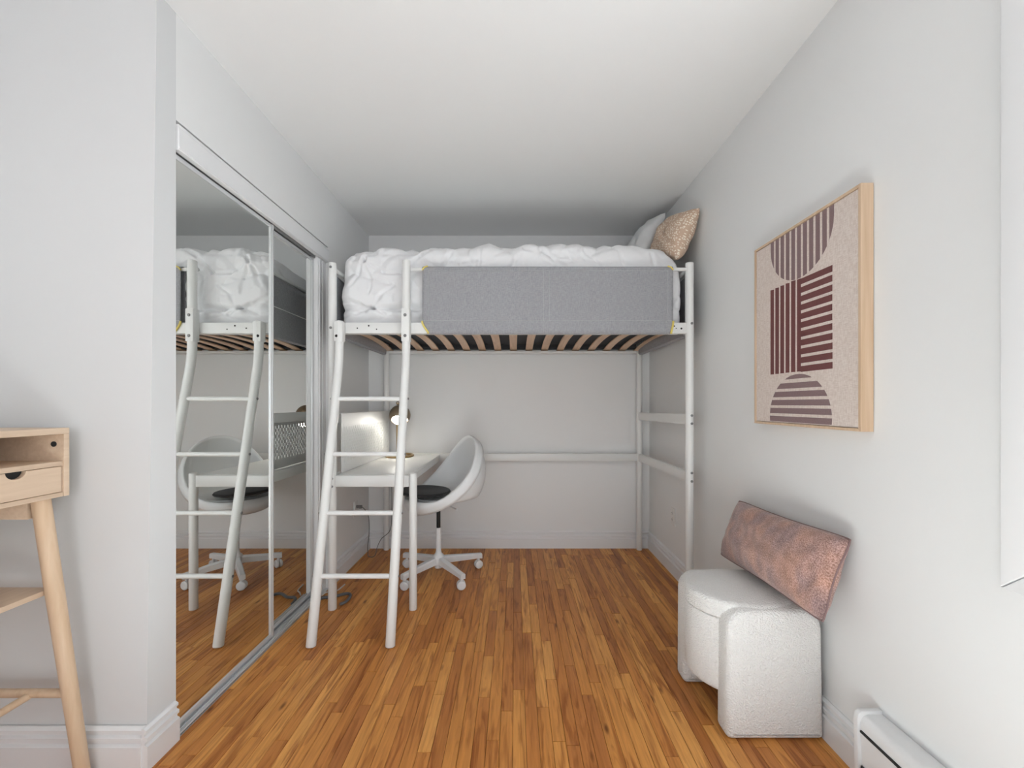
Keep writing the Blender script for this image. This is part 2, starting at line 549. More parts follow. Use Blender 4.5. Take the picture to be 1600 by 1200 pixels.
M['boucle'] = boucle()
M['canvas'] = linen('oatmeal_canvas', (0.64, 0.53, 0.47), (0.78, 0.69, 0.63), 420)
M['guard'] = linen('heather_grey_guard', (0.270, 0.270, 0.285), (0.365, 0.365, 0.38), 430)
M['guard_dark'] = linen('slate_guard_lining', (0.10, 0.105, 0.115), (0.16, 0.165, 0.175), 300)
M['chenille'] = chenille()
M['ring'] = ring_print()

lamp_m = bpy.data.materials.new('lit_bulb')
lamp_m.use_nodes = True
_b = lamp_m.node_tree.nodes['Principled BSDF']
_b.inputs['Emission Color'].default_value = (1.0, 0.95, 0.86, 1)
_b.inputs['Emission Strength'].default_value = 17
M['bulb'] = lamp_m

# ------------------------------------------------------------------ room shell
XR, XL, YB, YN, ZC = 1.11, -1.20, 3.30, -4.60, 2.57     # right, left, back, behind camera, ceiling
XN = -1.86                                             # nook side wall
O0, O1 = 1.42, 2.575                                   # closet opening along the left wall
OZ = 2.192

bm = new_bm(); box(bm, XN - 0.1, XR + 0.12, YN - 0.12, YB + 0.1, ZC, ZC + 0.1)
struct('ceiling', bm, M['ceiling'])

bm = new_bm(); box(bm, XL - 0.1, XR + 0.12, YB, YB + 0.1, -0.05, ZC)
struct('wall_back', bm, M['wall'])

# right wall with its window opening
WY0, WY1, WZ0, WZ1 = -0.55, 0.8185, 0.853, 2.25
bm = new_bm()
box(bm, XR, XR + 0.12, YN, WY0, -0.05, ZC)
box(bm, XR, XR + 0.12, WY1, YB, -0.05, ZC)
box(bm, XR, XR + 0.12, WY0, WY1, -0.05, WZ0)
box(bm, XR, XR + 0.12, WY0, WY1, WZ1, ZC)
struct('wall_right', bm, M['wall'])

# left wall: beyond the closet and above it
bm = new_bm()
box(bm, XL - 0.1, XL, O1, YB, -0.05, ZC)
box(bm, XL - 0.1, XL, O0, O1, OZ, ZC)
struct('wall_left', bm, M['wall'])

# wall of the near left nook, its end forms the closet jamb (its corner leans a little)
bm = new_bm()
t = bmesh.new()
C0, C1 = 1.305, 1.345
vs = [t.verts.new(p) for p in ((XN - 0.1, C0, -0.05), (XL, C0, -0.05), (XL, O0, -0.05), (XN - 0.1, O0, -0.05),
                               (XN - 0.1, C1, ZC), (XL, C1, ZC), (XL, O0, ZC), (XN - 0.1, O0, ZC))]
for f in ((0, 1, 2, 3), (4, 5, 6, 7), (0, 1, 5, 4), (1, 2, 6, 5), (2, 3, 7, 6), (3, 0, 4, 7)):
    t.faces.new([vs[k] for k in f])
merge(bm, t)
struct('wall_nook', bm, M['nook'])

UY0, UY1, UZ0, UZ1 = -1.78, -0.32, 0.06, 2.06       # unseen glazed door added on the near left wall for fill light
bm = new_bm()
box(bm, XN - 0.1, XN, YN, UY0, -0.05, ZC)
box(bm, XN - 0.1, XN, UY1, C0 - 0.001, -0.05, ZC)
box(bm, XN - 0.1, XN, UY0, UY1, -0.05, UZ0)
box(bm, XN - 0.1, XN, UY0, UY1, UZ1, ZC)
struct('wall_left_near', bm, M['wall'])

# wall behind the camera with a wide window
VX0, VX1, VZ0, VZ1 = -1.08, 1.02, 0.2, 2.12
bm = new_bm()
box(bm, XN - 0.1, VX0, YN - 0.12, YN, -0.05, ZC)
box(bm, VX1, XR + 0.12, YN - 0.12, YN, -0.05, ZC)
box(bm, VX0, VX1, YN - 0.12, YN, -0.05, VZ0)
box(bm, VX0, VX1, YN - 0.12, YN, VZ1, ZC)
struct('wall_rear', bm, M['wall'])

# closet carcass behind the sliding doors
bm = new_bm()
box(bm, -1.86, -1.80, O0, O1 + 0.1, -0.05, ZC)
box(bm, -1.80, XL - 0.1, O1 + 0.02, O1 + 0.1, -0.05, ZC)
struct('wall_closet', bm, M['dark'])

# floor: sub floor and strip boards
bm = new_bm(); box(bm, XN - 0.1, XR + 0.12, YN - 0.12, YB + 0.1, -0.06, -0.011)
floor = struct('floor', bm, M['subfloor'])

PITCH = 0.0465
bm = new_bm()
box(bm, -0.5, 0.5, -0.5, 0.5, -0.011, 0)
for v in bm.verts:      # slim chamfer, boards slightly apart
    pass
t = bmesh.new()
hw, hl, ch = (PITCH - 0.0011) / 2, 0.5, 0.0009
low = [t.verts.new((sx * hw, sy * hl, -0.011)) for sx, sy in ((-1, -1), (1, -1), (1, 1), (-1, 1))]
mid = [t.verts.new((sx * hw, sy * hl, -ch)) for sx, sy in ((-1, -1), (1, -1), (1, 1), (-1, 1))]
top = [t.verts.new((sx * (hw - ch), sy * (hl - 0.0008), 0)) for sx, sy in ((-1, -1), (1, -1), (1, 1), (-1, 1))]
for a, b in ((low, mid), (mid, top)):
    for k in range(4):
        t.faces.new((a[k], a[(k + 1) % 4], b[(k + 1) % 4], b[k]))
t.faces.new(top)
bmesh.ops.recalc_face_normals(t, faces=t.faces)
bm.free()
plank_me = bpy.data.meshes.new('plank')
t.to_mesh(plank_me); t.free()
plank_me.materials.append(M['floor'])
stuff = bmesh.new()
rng = random.Random(11)
n_board = 0
nx = int((XR - (-1.30)) / PITCH) + 1
for i in range(nx):
    x = XR - PITCH * (i + 0.5)
    y = YB
    first = True
    while y > 1.16:
        Lb = rng.choice((0.28, 0.4, 0.55, 0.7, 0.85, 1.0)) * rng.uniform(0.85, 1.15)
        if first:
            Lb *= rng.uniform(0.35, 1.0); first = False
        if Lb < 0.15:
            Lb = 0.15
        o = bpy.data.objects.new('plank', plank_me)
        COL.objects.link(o)
        o.scale = (1, (Lb - 0.001), 1)
        put(o, Vector((x, y - Lb / 2, 0)), floor)
        o.location.z = rng.uniform(-0.0006, 0.0)
        n_board += 1
        y -= Lb
    # boards nearer than the photograph shows, joined
    while y > YN:
        Lb = rng.choice((0.5, 0.8, 1.1))
        y2 = max(YN, y - Lb)
        box(stuff, x - PITCH / 2 + 0.0004, x + PITCH / 2 - 0.0004, y2 + 0.0005, y - 0.0005, -0.011, 0)
        y = y2
nx2 = int((-1.30 - XN) / PITCH) + 1
for i in range(nx2):
    x1 = XR - PITCH * (nx + i)
    box(stuff, max(XN, x1 - PITCH + 0.0004), x1 - 0.0004, YN, 1.30, -0.011, 0)
link('near_planks', stuff, M['floor'], floor, kind='stuff')

# baseboards: one grooved profile
BB = [(0, 0), (0.019, 0), (0.019, 0.080), (0.010, 0.085), (0.010, 0.093), (0.017, 0.097), (0.017, 0.108),
      (0.008, 0.112), (0.008, 0.119), (0.014, 0.123), (0.014, 0.131), (0.005, 0.138), (0, 0.138)]


def baseboard(name, axis, wall, sgn, a0, a1):
    bm = new_bm()
    poly = [(wall + sgn * t_, z) for t_, z in BB]
    prism(bm, poly, axis, a0, a1)
    return struct(name, bm, M['trim'], smooth=25)


baseboard('baseboard_back', 'x', YB, -1, XL, XR)
baseboard('baseboard_right', 'y', XR, -1, 1.235, YB - 0.0195)
baseboard('baseboard_left', 'y', XL, 1, O1 + 0.02, YB - 0.0195)
baseboard('baseboard_jamb', 'y', XL, 1, C0 - 0.016, O0 - 0.006)
baseboard('baseboard_nook', 'x', C0, -1, XN, XL)

# window on the right wall: mitred casing, sash and pane
win = None
cw, cth = 0.08, 0.022


def casing(parent_name, axis_fix):
    pass


bm = new_bm()
ys = (WY0 - cw, WY0, WY1, WY1 + cw); zs = (WZ0 - cw, WZ0, WZ1, WZ1 + cw)
g = 0.0012
quads = [[(ys[2], zs[1]), (ys[3], zs[0] + g), (ys[3], zs[3] - g), (ys[2], zs[2])],
         [(ys[0], zs[0] + g), (ys[1], zs[1]), (ys[1], zs[2]), (ys[0], zs[3] - g)],
         [(ys[0] + g, zs[0]), (ys[3] - g, zs[0]), (ys[2], zs[1] - g), (ys[1], zs[1] - g)],
         [(ys[1], zs[2] + g), (ys[2], zs[2] + g), (ys[3] - g, zs[3]), (ys[0] + g, zs[3])]]
sash = new_bm()
for (a, b, c, d) in ((WY0, WY1, WZ0, WZ0 + 0.05), (WY0, WY1, WZ1 - 0.05, WZ1), (WY0, WY0 + 0.05, WZ0 + 0.05, WZ1 - 0.05), (WY1 - 0.05, WY1, WZ0 + 0.05, WZ1 - 0.05),
                     (0.12, 0.17, WZ0 + 0.05, WZ1 - 0.05)):
    box(sash, XR + 0.07, XR + 0.105, a, b, c, d, 0.003, 1)
win = struct('window_1', sash, M['trim'])
for q in quads:
    bm = new_bm(); prism(bm, q, 'x', XR - cth, XR - 0.0005, 0.003, 2)
    link('casing', bm, M['trim'], win)
for (a, b) in ((WY0 + 0.05, 0.12), (0.17, WY1 - 0.05)):
    bm = new_bm(); box(bm, XR + 0.085, XR + 0.09, a, b, WZ0 + 0.05, WZ1 - 0.05)
    link('pane', bm, M['glass'], win)

sash = new_bm()
for (a, b, c, d) in ((VX0, VX1, VZ0, VZ0 + 0.06), (VX0, VX1, VZ1 - 0.06, VZ1), (VX0, VX0 + 0.06, VZ0 + 0.06, VZ1 - 0.06), (VX1 - 0.06, VX1, VZ0 + 0.06, VZ1 - 0.06),
                     (-0.06, 0.0, VZ0 + 0.06, VZ1 - 0.06)):
    box(sash, a, b, YN - 0.1, YN - 0.065, c, d, 0.003, 1)
win2 = struct('window_2', sash, M['trim'])
for (a, b) in ((VX0 + 0.06, -0.06), (0.0, VX1 - 0.06)):
    bm = new_bm(); box(bm, a, b, YN - 0.085, YN - 0.08, VZ0 + 0.06, VZ1 - 0.06)
    link('pane', bm, M['glass'], win2)

sash = new_bm()
for (a, b, c, d) in ((UY0, UY1, UZ0, UZ0 + 0.06), (UY0, UY1, UZ1 - 0.06, UZ1), (UY0, UY0 + 0.06, UZ0 + 0.06, UZ1 - 0.06), (UY1 - 0.06, UY1, UZ0 + 0.06, UZ1 - 0.06),
                     (-1.08, -1.02, UZ0 + 0.06, UZ1 - 0.06)):
    box(sash, XN - 0.09, XN - 0.055, a, b, c, d, 0.003, 1)
fill_win = struct('fill_window', sash, M['trim'])
for (a, b) in ((UY0 + 0.06, -1.08), (-1.02, UY1 - 0.06)):
    bm = new_bm(); box(bm, XN - 0.075, XN - 0.07, a, b, UZ0 + 0.06, UZ1 - 0.06)
    link('pane', bm, M['glass'], fill_win)

# ------------------------------------------------------------------ mirrored sliding closet doors
MX1, MX2 = -1.218, -1.246           # mirror planes of near and far door
DZ0, DZ1 = 0.022, 2.081


def mirror_door(name, x, y0, y1, label, left_w, right_w):
    fr = new_bm()
    tw = 0.016
    box(fr, x - 0.012, x + 0.004, y0 + left_w, y1 - right_w, DZ1 - tw, DZ1, 0.001, 1)
    box(fr, x - 0.012, x + 0.004, y0 + left_w, y1 - right_w, DZ0, DZ0 + tw, 0.001, 1)
    o = struct(name, fr, M['alu'])
    o['label'] = label
    for (a, b) in ((y0, y0 + left_w), (y1 - right_w, y1)):
        s = new_bm()
        w = b - a
        box(s, x - 0.014, x + 0.006, a, b, DZ0, DZ1, 0.002, 2)
        if w > 0.03:
            box(s, x + 0.006, x + 0.012, a + w * 0.12, a + w * 0.40, DZ0, DZ1, 0.0015, 1)
            box(s, x + 0.006, x + 0.012, a + w * 0.62, a + w * 0.90, DZ0, DZ1, 0.0015, 1)
        elif w > 0.012:
            box(s, x + 0.006, x + 0.009, a + w * 0.30, a + w * 0.72, DZ0, DZ1, 0.001, 1)
        link('stile', s, M['alu'], o)
    p = new_bm()
    box(p, x - 0.006, x, y0 + left_w, y1 - right_w, DZ0 + tw, DZ1 - tw)
    link('mirror_pane', p, M['mirror'], o, smooth=0)
    return o


mirror_door('door_1', MX1, O0 + 0.003, 2.018, 'near mirrored sliding closet door with thin aluminium frame', 0.006, 0.026)
mirror_door('door_2', MX2, 1.985, 2.47, 'far mirrored sliding closet door set behind the nearer one', 0.02, 0.012)

bm = new_bm()      # far jamb channel of the closet
box(bm, -1.275, -1.212, 2.472, O1 - 0.002, 0.001, OZ - 0.004, 0.002, 1)
box(bm, -1.212, -1.203, 2.476, 2.497, 0.014, 2.085, 0.002, 1)
box(bm, -1.212, -1.203, 2.516, 2.527, 0.014, 2.085, 0.002, 1)
struct('trim_1', bm, M['trim'])
bm = new_bm()      # header fascia above the doors
box(bm, -1.215, -1.192, O0 + 0.002, O1 - 0.002, 2.088, 2.180, 0.002, 1)
box(bm, -1.192, -1.189, O0 + 0.002, O1 - 0.002, 2.092, 2.100, 0.001, 1)
box(bm, -1.192, -1.1905, O0 + 0.002, O1 - 0.002, 2.166, 2.175, 0.0007, 1)
struct('trim_2', bm, M['trim'])
bm = new_bm()      # head track behind the fascia
box(bm, -1.272, -1.216, O0 + 0.003, O1 - 0.006, 2.096, 2.106)
box(bm, -1.236, -1.230, O0 + 0.003, O1 - 0.006, 2.084, 2.096)
M['track'] = mat('dull_track', (0.34, 0.34, 0.335), 0.5, metal=0.3, bump=(120, 0.04, 0.0003))
struct('trim_4', bm, M['track'])
bm = new_bm()      # floor track with ridges
box(bm, -1.268, -1.19, O0 + 0.003, O1 - 0.004, 0.0005, 0.004)
for xx in (-1.266, -1.238, -1.227, -1.208, -1.193):
    box(bm, xx - 0.002, xx + 0.002, O0 + 0.003, O1 - 0.105, 0.003, 0.013, 0.0008, 1)
box(bm, -1.206, -1.191, O0 + 0.003, O1 - 0.105, 0.003, 0.009, 0.001, 1)
struct('trim_3', bm, M['alu'])

# ------------------------------------------------------------------ loft bed
BF, BR = 2.31, 3.252            # centre planes of the front and rear posts
BXL, BXR = -1.050, 1.008
RP = 0.0235
RZ0, RZ1 = 1.588, 1.651         # bed rail
ZT = 1.992
bed = thing('loft_bed', 'white metal loft bed with ladder, built-in desk and grey fabric guard', 'loft bed', ((BXL + BXR) / 2, (BF + BR) / 2, 0))


def bolt(parent, p, d, r=0.0075):
    b = new_bm()
    lathe(b, [(0, 0.004), (r * 0.45, 0.004), (r * 0.5, 0.0022), (r * 0.8, 0.0035), (r, 0.002), (r, -0.003), (0, -0.003)], p, d, 14)
    return link('bolt', b, M['bolt'], parent)


def hollow_bolt(parent, p, d, r=0.008):
    b = new_bm()
    lathe(b, [(0, -0.0015), (r, -0.0015), (r, 0.0012), (0, 0.0012)], p, d, 14)
    return link('bolt_hole', b, M['dark_hole'], parent)


posts = {}
for nm, x, y in (('fl', BXL, BF), ('fr', BXR, BF), ('rl', -1.04, BR), ('rr', 1.012, BR)):
    b = new_bm()
    ztop = ZT if y < 3 else 1.99
    sweep(b, [(x, y, 0.004), (x, y, ztop)], RP if y < 3 else 0.0225, 20, round_cap=True)
    posts[nm] = link('post', b, M['white_metal'], bed)
fd = (0, -1, 0)
for z in (1.967, 1.620):
    bolt(posts['fl'], (BXL, BF - RP, z), fd)
bolt(posts['fr'], (BXR + 0.004, BF - RP, 1.645), fd)
for z in (1.118, 1.072, 0.790, 0.742):
    bolt(posts['fr'], (BXR + 0.004, BF - RP, z), fd)
for z in (0.757, 0.712):
    bolt(posts['fl'], (BXL + 0.006, BF - RP, z), fd)

# rails
b = new_bm(); box(b, BXL + RP - 0.004, BXR - RP + 0.004, BF - 0.016, BF + 0.016, RZ0, RZ1, 0.004, 2)
box(b, BXL + 0.05, BXR - 0.05, BF + 0.016, BF + 0.055, RZ0 + 0.004, RZ0 + 0.022, 0.001, 1)
front_rail = link('bed_rail', b, M['white_metal'], bed)
for (x, z, r) in ((-0.9, 1.618, 0.004), (-0.835, 1.632, 0.0045), (-0.79, 1.612, 0.0035), (0.955, 1.616, 0.0055), (0.925, 1.617, 0.003), (0.915, 1.630, 0.004)):
    hollow_bolt(front_rail, (x, BF - 0.016, z), fd, r)
b = new_bm(); box(b, -1.04 + 0.02, 1.012 - 0.02, BR - 0.012, BR + 0.012, RZ0, RZ1, 0.003, 2)
box(b, -1.0, 0.97, BR - 0.07, BR - 0.012, RZ0, RZ0 + 0.018, 0.001, 1)
link('bed_rail', b, M['white_metal'], bed)
for x, x2 in ((BXL, -1.04), (BXR, 1.012)):
    xx = (x + x2) / 2
    b = new_bm(); box(b, xx - 0.014, xx + 0.014, BF + RP - 0.004, BR - 0.018, RZ0, RZ1, 0.003, 2)
    link('end_rail', b, M['white_metal'], bed)
    b = new_bm(); sweep(b, [(x, BF + 0.01, 1.965), (x2, BR - 0.01, 1.965)], 0.0125, 14)
    link('guard_tube', b, M['white_metal'], bed)
b = new_bm(); sweep(b, [(-1.03, BR, 1.965), (1.0, BR, 1.965)], 0.0125, 14)
link('guard_tube', b, M['white_metal'], bed)
GX0, GX1 = -0.527, 0.906
b = new_bm(); sweep(b, [(-0.612, BF, 1.960), (BXR - 0.01, BF, 1.960)], 0.0105, 14)
link('guard_tube', b, M['white_metal'], bed)
# lower rails: one at the back, two on the right end, frame of the pegboard on the left end
b = new_bm(); box(b, -1.02, 0.992, BR - 0.014, BR + 0.012, 0.722, 0.783, 0.004, 2)
link('back_rail', b, M['white_metal'], bed)
for z0, z1 in ((1.066, 1.128), (0.735, 0.795)):
    b = new_bm()
    t = bmesh.new(); bmesh.ops.create_cube(t, size=1)
    for v in t.verts:
        f = v.co.y + 0.5
        xc = BXR + (1.012 - BXR) * f
        zc = -0.012 * f
        v.co = Vector((xc + v.co.x * 0.026, BF + RP - 0.004 + f * (BR - BF - 2 * RP + 0.008), (z0 if v.co.z < 0 else z1) + zc))
    bmesh.ops.bevel(t, geom=list(t.edges), offset=0.004, segments=2, affect='EDGES')
    merge(b, t)
    link('end_rail', b, M['white_metal'], bed)

# slats: sprung, bowed upwards
S0, S1 = BF + 0.022, BR - 0.016
for k in range(17):
    x = -1.005 + k * 0.1245
    w, th = 0.054, 0.008
    b = new_bm()
    rows = []
    n = 10
    for j in range(n + 1):
        f = j / n
        y = S0 + (S1 - S0) * f
        z = RZ0 + 0.023 + 0.034 * (1 - (2 * f - 1) ** 2)
        rows.append([b.verts.new(p) for p in ((x - w / 2, y, z), (x + w / 2, y, z), (x + w / 2, y, z + th), (x - w / 2, y, z + th))])
    for a, c in zip(rows, rows[1:]):
        for q in range(4):
            b.faces.new((a[q], a[(q + 1) % 4], c[(q + 1) % 4], c[q]))
    b.faces.new(rows[0]); b.faces.new(rows[-1][::-1])
    link('slat', b, M['slat'], bed)

# ladder
LB = 2.266


def rail_pts(x0, x1, ztop):
    pts = [(x0, LB, ztop), (x0, LB, 1.53)]
    foot = Vector((x1, 1.952, 0.006))
    bend = Vector((x0, LB, 1.45))
    d_dn = (foot - bend).normalized()
    a = Vector((x0, LB, 1.53)); c = bend + d_dn * 0.10
    for k in range(1, 9):
        tt = k / 9
        pts.append(tuple(a * (1 - tt) ** 2 + bend * 2 * tt * (1 - tt) + c * tt * tt))
    pts += [tuple(c), tuple(bend + (foot - bend) * 0.5), tuple(foot)]
    return pts


def rail_at(x0, x1, z):
    f = (1.45 - z) / 1.45
    return Vector((x0 + (x1 - x0) * f, LB + (1.952 - LB) * f, z))


LX = (-0.990, -0.992); RX = (-0.613, -0.606)
b = new_bm(); sweep(b, rail_pts(*LX, 1.648), 0.0235, 18, round_cap=True)
box(b, -1.014, -0.966, LB - 0.022, LB + 0.026, 1.535, 1.650, 0.006, 2)
lrail = link('ladder_rail', b, M['white_metal'], bed)
hollow_bolt(lrail, (-0.998, LB - 0.022, 1.566), fd, 0.008)
b = new_bm(); sweep(b, rail_pts(*RX, ZT), 0.0235, 18, round_cap=True)
rrail = link('ladder_rail', b, M['white_metal'], bed)
for z in (1.683, 1.567):
    bolt(rrail, (RX[0], LB - 0.0235, z), fd, 0.009)
b = new_bm(); box(b, RX[0] - 0.023, RX[0] + 0.023, LB - 0.0238, LB + 0.026, 1.535, 1.722, 0.006, 2)
link('ladder_bracket', b, M['white_metal'], bed)
for z in (1.213, 0.915, 0.617, 0.316):
    p0, p1 = rail_at(*LX, z), rail_at(*RX, z)
    b = new_bm(); sweep(b, [p0, p1], 0.0125, 14)
    rg = link('ladder_rung', b, M['white_metal'], bed)
    bolt(rg, p1 + Vector((0.0235, 0, 0)), (1, 0, 0), 0.007)
    bolt(rg, p0 - Vector((0.0235, 0, 0)), (-1, 0, 0), 0.007)

# built-in desk
DX0, DX1, DTZ = -1.022, -0.603, 0.776
b = new_bm(); box(b, DX0, DX1, BF + 0.018, BR - 0.02, DTZ - 0.02, DTZ, 0.003, 2)
link('desk_top', b, M['panel'], bed, label='white desk top under the left end of the bed')
b = new_bm(); box(b, BXL + RP - 0.003, -0.607, BF - 0.014, BF + 0.016, DTZ - 0.068, DTZ - 0.002, 0.004, 2)
link('desk_apron', b, M['white_metal'], bed)
b = new_bm(); box(b, DX1 - 0.03, DX1 - 0.004, BF + 0.02, BR - 0.03, DTZ - 0.055, DTZ - 0.0205, 0.002, 1)
link('desk_side_rail', b, M['white_metal'], bed)
b = new_bm(); sweep(b, [(-0.585, BF, 0.004), (-0.585, BF, 0.782)], 0.0225, 18, round_cap=True)
link('desk_leg', b, M['white_metal'], bed)

# pegboard at the left end: plate with real slots in a staggered lattice
PX = -1.012
PZ0, PZ1 = 0.800, 1.128
b = new_bm()
y0, y1 = BF + 0.03, BR - 0.03
mz0, mz1 = PZ0 + 0.03, PZ1 - 0.055


def face_yz(bm, ya, yb, za, zb):
    bm.faces.new([bm.verts.new((PX, p, q)) for p, q in ((ya, za), (yb, za), (yb, zb), (ya, zb))])


face_yz(b, y0, y1, PZ0 - 0.02, mz0); face_yz(b, y0, y1, mz1, PZ1)
face_yz(b, y0, y0 + 0.03, mz0, mz1); face_yz(b, y1 - 0.03, y1, mz0, mz1)
nc = 49
pw = (y1 - y0 - 0.06) / nc
ph = 0.038
for i in range(nc):
    ya = y0 + 0.03 + i * pw; yb = ya + pw
    z = mz0
    if i % 2:
        face_yz(b, ya, yb, z, z + ph / 2); z += ph / 2
    while z + ph <= mz1 + 1e-6:
        ym, zm = (ya + yb) / 2, z + ph / 2
        outer = [(ya, z), (yb, z), (yb, z + ph), (ya, z + ph)]
        inner = [(ym - 0.0038, zm - 0.0095), (ym + 0.0038, zm - 0.0095), (ym + 0.0038, zm + 0.0095), (ym - 0.0038, zm + 0.0095)]
        vo = [b.verts.new((PX, p, q)) for p, q in outer]; vi = [b.verts.new((PX, p, q)) for p, q in inner]
        for k in range(4):
            b.faces.new((vo[k], vo[(k + 1) % 4], vi[(k + 1) % 4], vi[k]))
        z += ph
    if z < mz1 - 1e-6:
        face_yz(b, ya, yb, z, mz1)
bmesh.ops.remove_doubles(b, verts=b.verts, dist=1e-5)
pb = link('pegboard', b, M['panel'], bed, smooth=0, label='white pegboard panel with rows of small slots beside the desk')
sm = pb.modifiers.new('solid', 'SOLIDIFY'); sm.thickness = 0.0025; sm.offset = 0
b = new_bm(); box(b, -1.06, -1.032, BF + RP - 0.003, BR - 0.02, 1.070, 1.130, 0.003, 2)
link('end_rail', b, M['white_metal'], bed)
b = new_bm(); box(b, -1.06, -1.032, BF + RP - 0.003, BR - 0.02, 0.718, 0.778, 0.003, 2)
link('end_rail', b, M['white_metal'], bed)

# guard fabric around tube and rail
GYF = BF - 0.0195
b = new_bm()
prof = []
for k in range(13):                 # outside, from the bottom up
    f = k / 12
    prof.append((GYF, RZ0 - 0.004 + f * (1.960 - RZ0 + 0.004)))
for k in range(1, 8):               # over the tube
    a = PI - PI * k / 8
    prof.append((BF + 0.0195 * math.cos(a) , 1.960 + 0.0135 * math.sin(a)))
for k in range(10):                 # inside
    prof.append((BF + 0.0195, 1.960 - k / 9 * (1.960 - RZ0)))
NXG = 100


def guard_edges(z):
    c = max(0.0, min(1.0, (1.655 - z) / 0.06))
    left = GX0 + 0.034 * c ** 1.5
    right = GX1 - 0.012 * c ** 1.5
    return left, right


grid = []
for i in range(NXG + 1):
    row = []
    for (y, z) in prof:
        lx, rx = guard_edges(z)
        x = lx + (rx - lx) * i / NXG
        q = Vector((x * 3.1, z * 4.7, 0.3 if y < BF else 9.1))
        d = 0.0025 * noise.noise(q) + 0.0012 * noise.noise(q * 4.3)
        env = min(1, (z - RZ0) / 0.08, (1.975 - z) / 0.06)
        row.append(b.verts.new((x, y - d * max(0, env) if y < BF else y + abs(d) * max(0, env), z + (0.0012 * noise.noise(Vector((x * 7, 1, 1))) if z < RZ0 else 0))))
    grid.append(row)
for i in range(NXG):
    for j in range(len(prof) - 1):
        b.faces.new((grid[i][j], grid[i + 1][j], grid[i + 1][j + 1], grid[i][j + 1]))
guard = link('guard_fabric', b, M['guard'], bed, label='heather grey fabric guard along the front of the bed')
sm = guard.modifiers.new('solid', 'SOLIDIFY'); sm.thickness = 0.0022; sm.offset = 0


def stitch(pts, r=0.0011):
    bb = new_bm(); sweep(bb, pts, r, 6)
    return link('stitch_line', bb, M['stitch'], guard)


yS = GYF - 0.0028
stitch([(GX0 + 0.004, yS, 1.660), (GX1 - 0.004, yS, 1.660)])
for x in (GX0 + 0.034, 0.166, 0.198, GX1 - 0.03):
    stitch([(x, yS, 1.660), (x, yS, 1.945)], 0.0009)
stitch([(GX0 + 0.034, yS, 1.945), (GX1 - 0.03, yS, 1.945)], 0.0009)
# yellow edge binding at the four corners
for sgn, side in ((-1, 0), (1, 1)):
    lp = []
    for k in range(9):
        z = 1.658 - k / 8 * (1.658 - RZ0 + 0.003)
        lp.append((guard_edges(z)[side] + sgn * 0.001, GYF - 0.0025, z))
    bb = new_bm(); sweep(bb, lp, 0.0052 if side == 0 else 0.006, 8)
    link('edge_binding', bb, M['yellow'], guard, label='yellow edge binding')
    ex = guard_edges(1.9)[side]
    bb = new_bm(); sweep(bb, [(ex - sgn * 0.030, GYF + 0.002, 1.9735), (ex - sgn * 0.012, GYF - 0.0018, 1.966), (ex + sgn * 0.001, GYF - 0.0025, 1.950)], 0.0042, 8)
    link('edge_binding', bb, M['yellow'], guard, label='yellow edge binding')

# fabric guards wrapping the rail at both ends; the left one shows in the mirror
def end_guard(xc, sg, label):
    b = new_bm()
    cols = []
    for i in range(41):
        f = i / 40
        y = BF + 0.05 + f * (BR - BF - 0.10)
        top = 1.952 - 0.016 * math.sin(f * PI) + 0.003 * noise.noise(Vector((y * 6, 0, 4)))
        line = [(sg * 0.019, RZ0 - 0.004 + (top - RZ0) * j / 12) for j in range(12, -1, -1)] + [(sg * 0.008, RZ0 - 0.010), (-sg * 0.008, RZ0 - 0.010), (-sg * 0.0185, RZ0 - 0.003), (-sg * 0.0185, RZ0 + 0.030), (-sg * 0.0185, RZ1)]
        cols.append([b.verts.new((xc + dx + (0.0025 * noise.noise(Vector((y * 4, z * 5, 7))) if j < 12 else 0), y, z)) for j, (dx, z) in enumerate(line)])
    for a, c in zip(cols, cols[1:]):
        for j in range(len(a) - 1):
            b.faces.new((a[j], c[j], c[j + 1], a[j + 1]))
    o = link('guard_fabric', b, M['guard'], bed, label=label)
    sm = o.modifiers.new('solid', 'SOLIDIFY'); sm.thickness = 0.0022; sm.offset = 0
    bb = new_bm(); sweep(bb, [(xc + sg * 0.0235, BF + 0.06, 1.762), (xc + sg * 0.0235, BR - 0.06, 1.760)], 0.003, 6)
    link('piping', bb, M['bedding'], o, label='white piping')
    bb = new_bm(); sweep(bb, [(xc + sg * 0.020, BF + 0.05, 1.66), (xc + sg * 0.020, BF + 0.05, RZ0 - 0.004)], 0.005, 8)
    link('edge_binding', bb, M['yellow'], o, label='yellow edge binding')


end_guard(-1.045, -1, 'grey fabric guard across the left end of the bed')
end_guard(1.010, 1, 'grey fabric guard across the right end of the bed')

# ------------------------------------------------------------------ mattress and bedding
mt = thing('mattress', 'mattress with dark underside lying on the loft bed slats under the duvet', 'mattress', (-0.02, 2.79, 1.656))
b = new_bm(); box(b, -0.99, 0.95, 2.42, 3.16, 1.672, 1.86, 0.02, 3)
link('cover', b, M['bedding'], mt)
b = new_bm(); box(b, -1.005, 0.96, 2.395, 3.18, 1.6540, 1.6715, 0.004, 1); box(b, -1.0, 0.965, 3.180, 3.236, 1.6225, 1.6715, 0.004, 1)
link('base_cloth', b, M['mattress_dark'], mt)

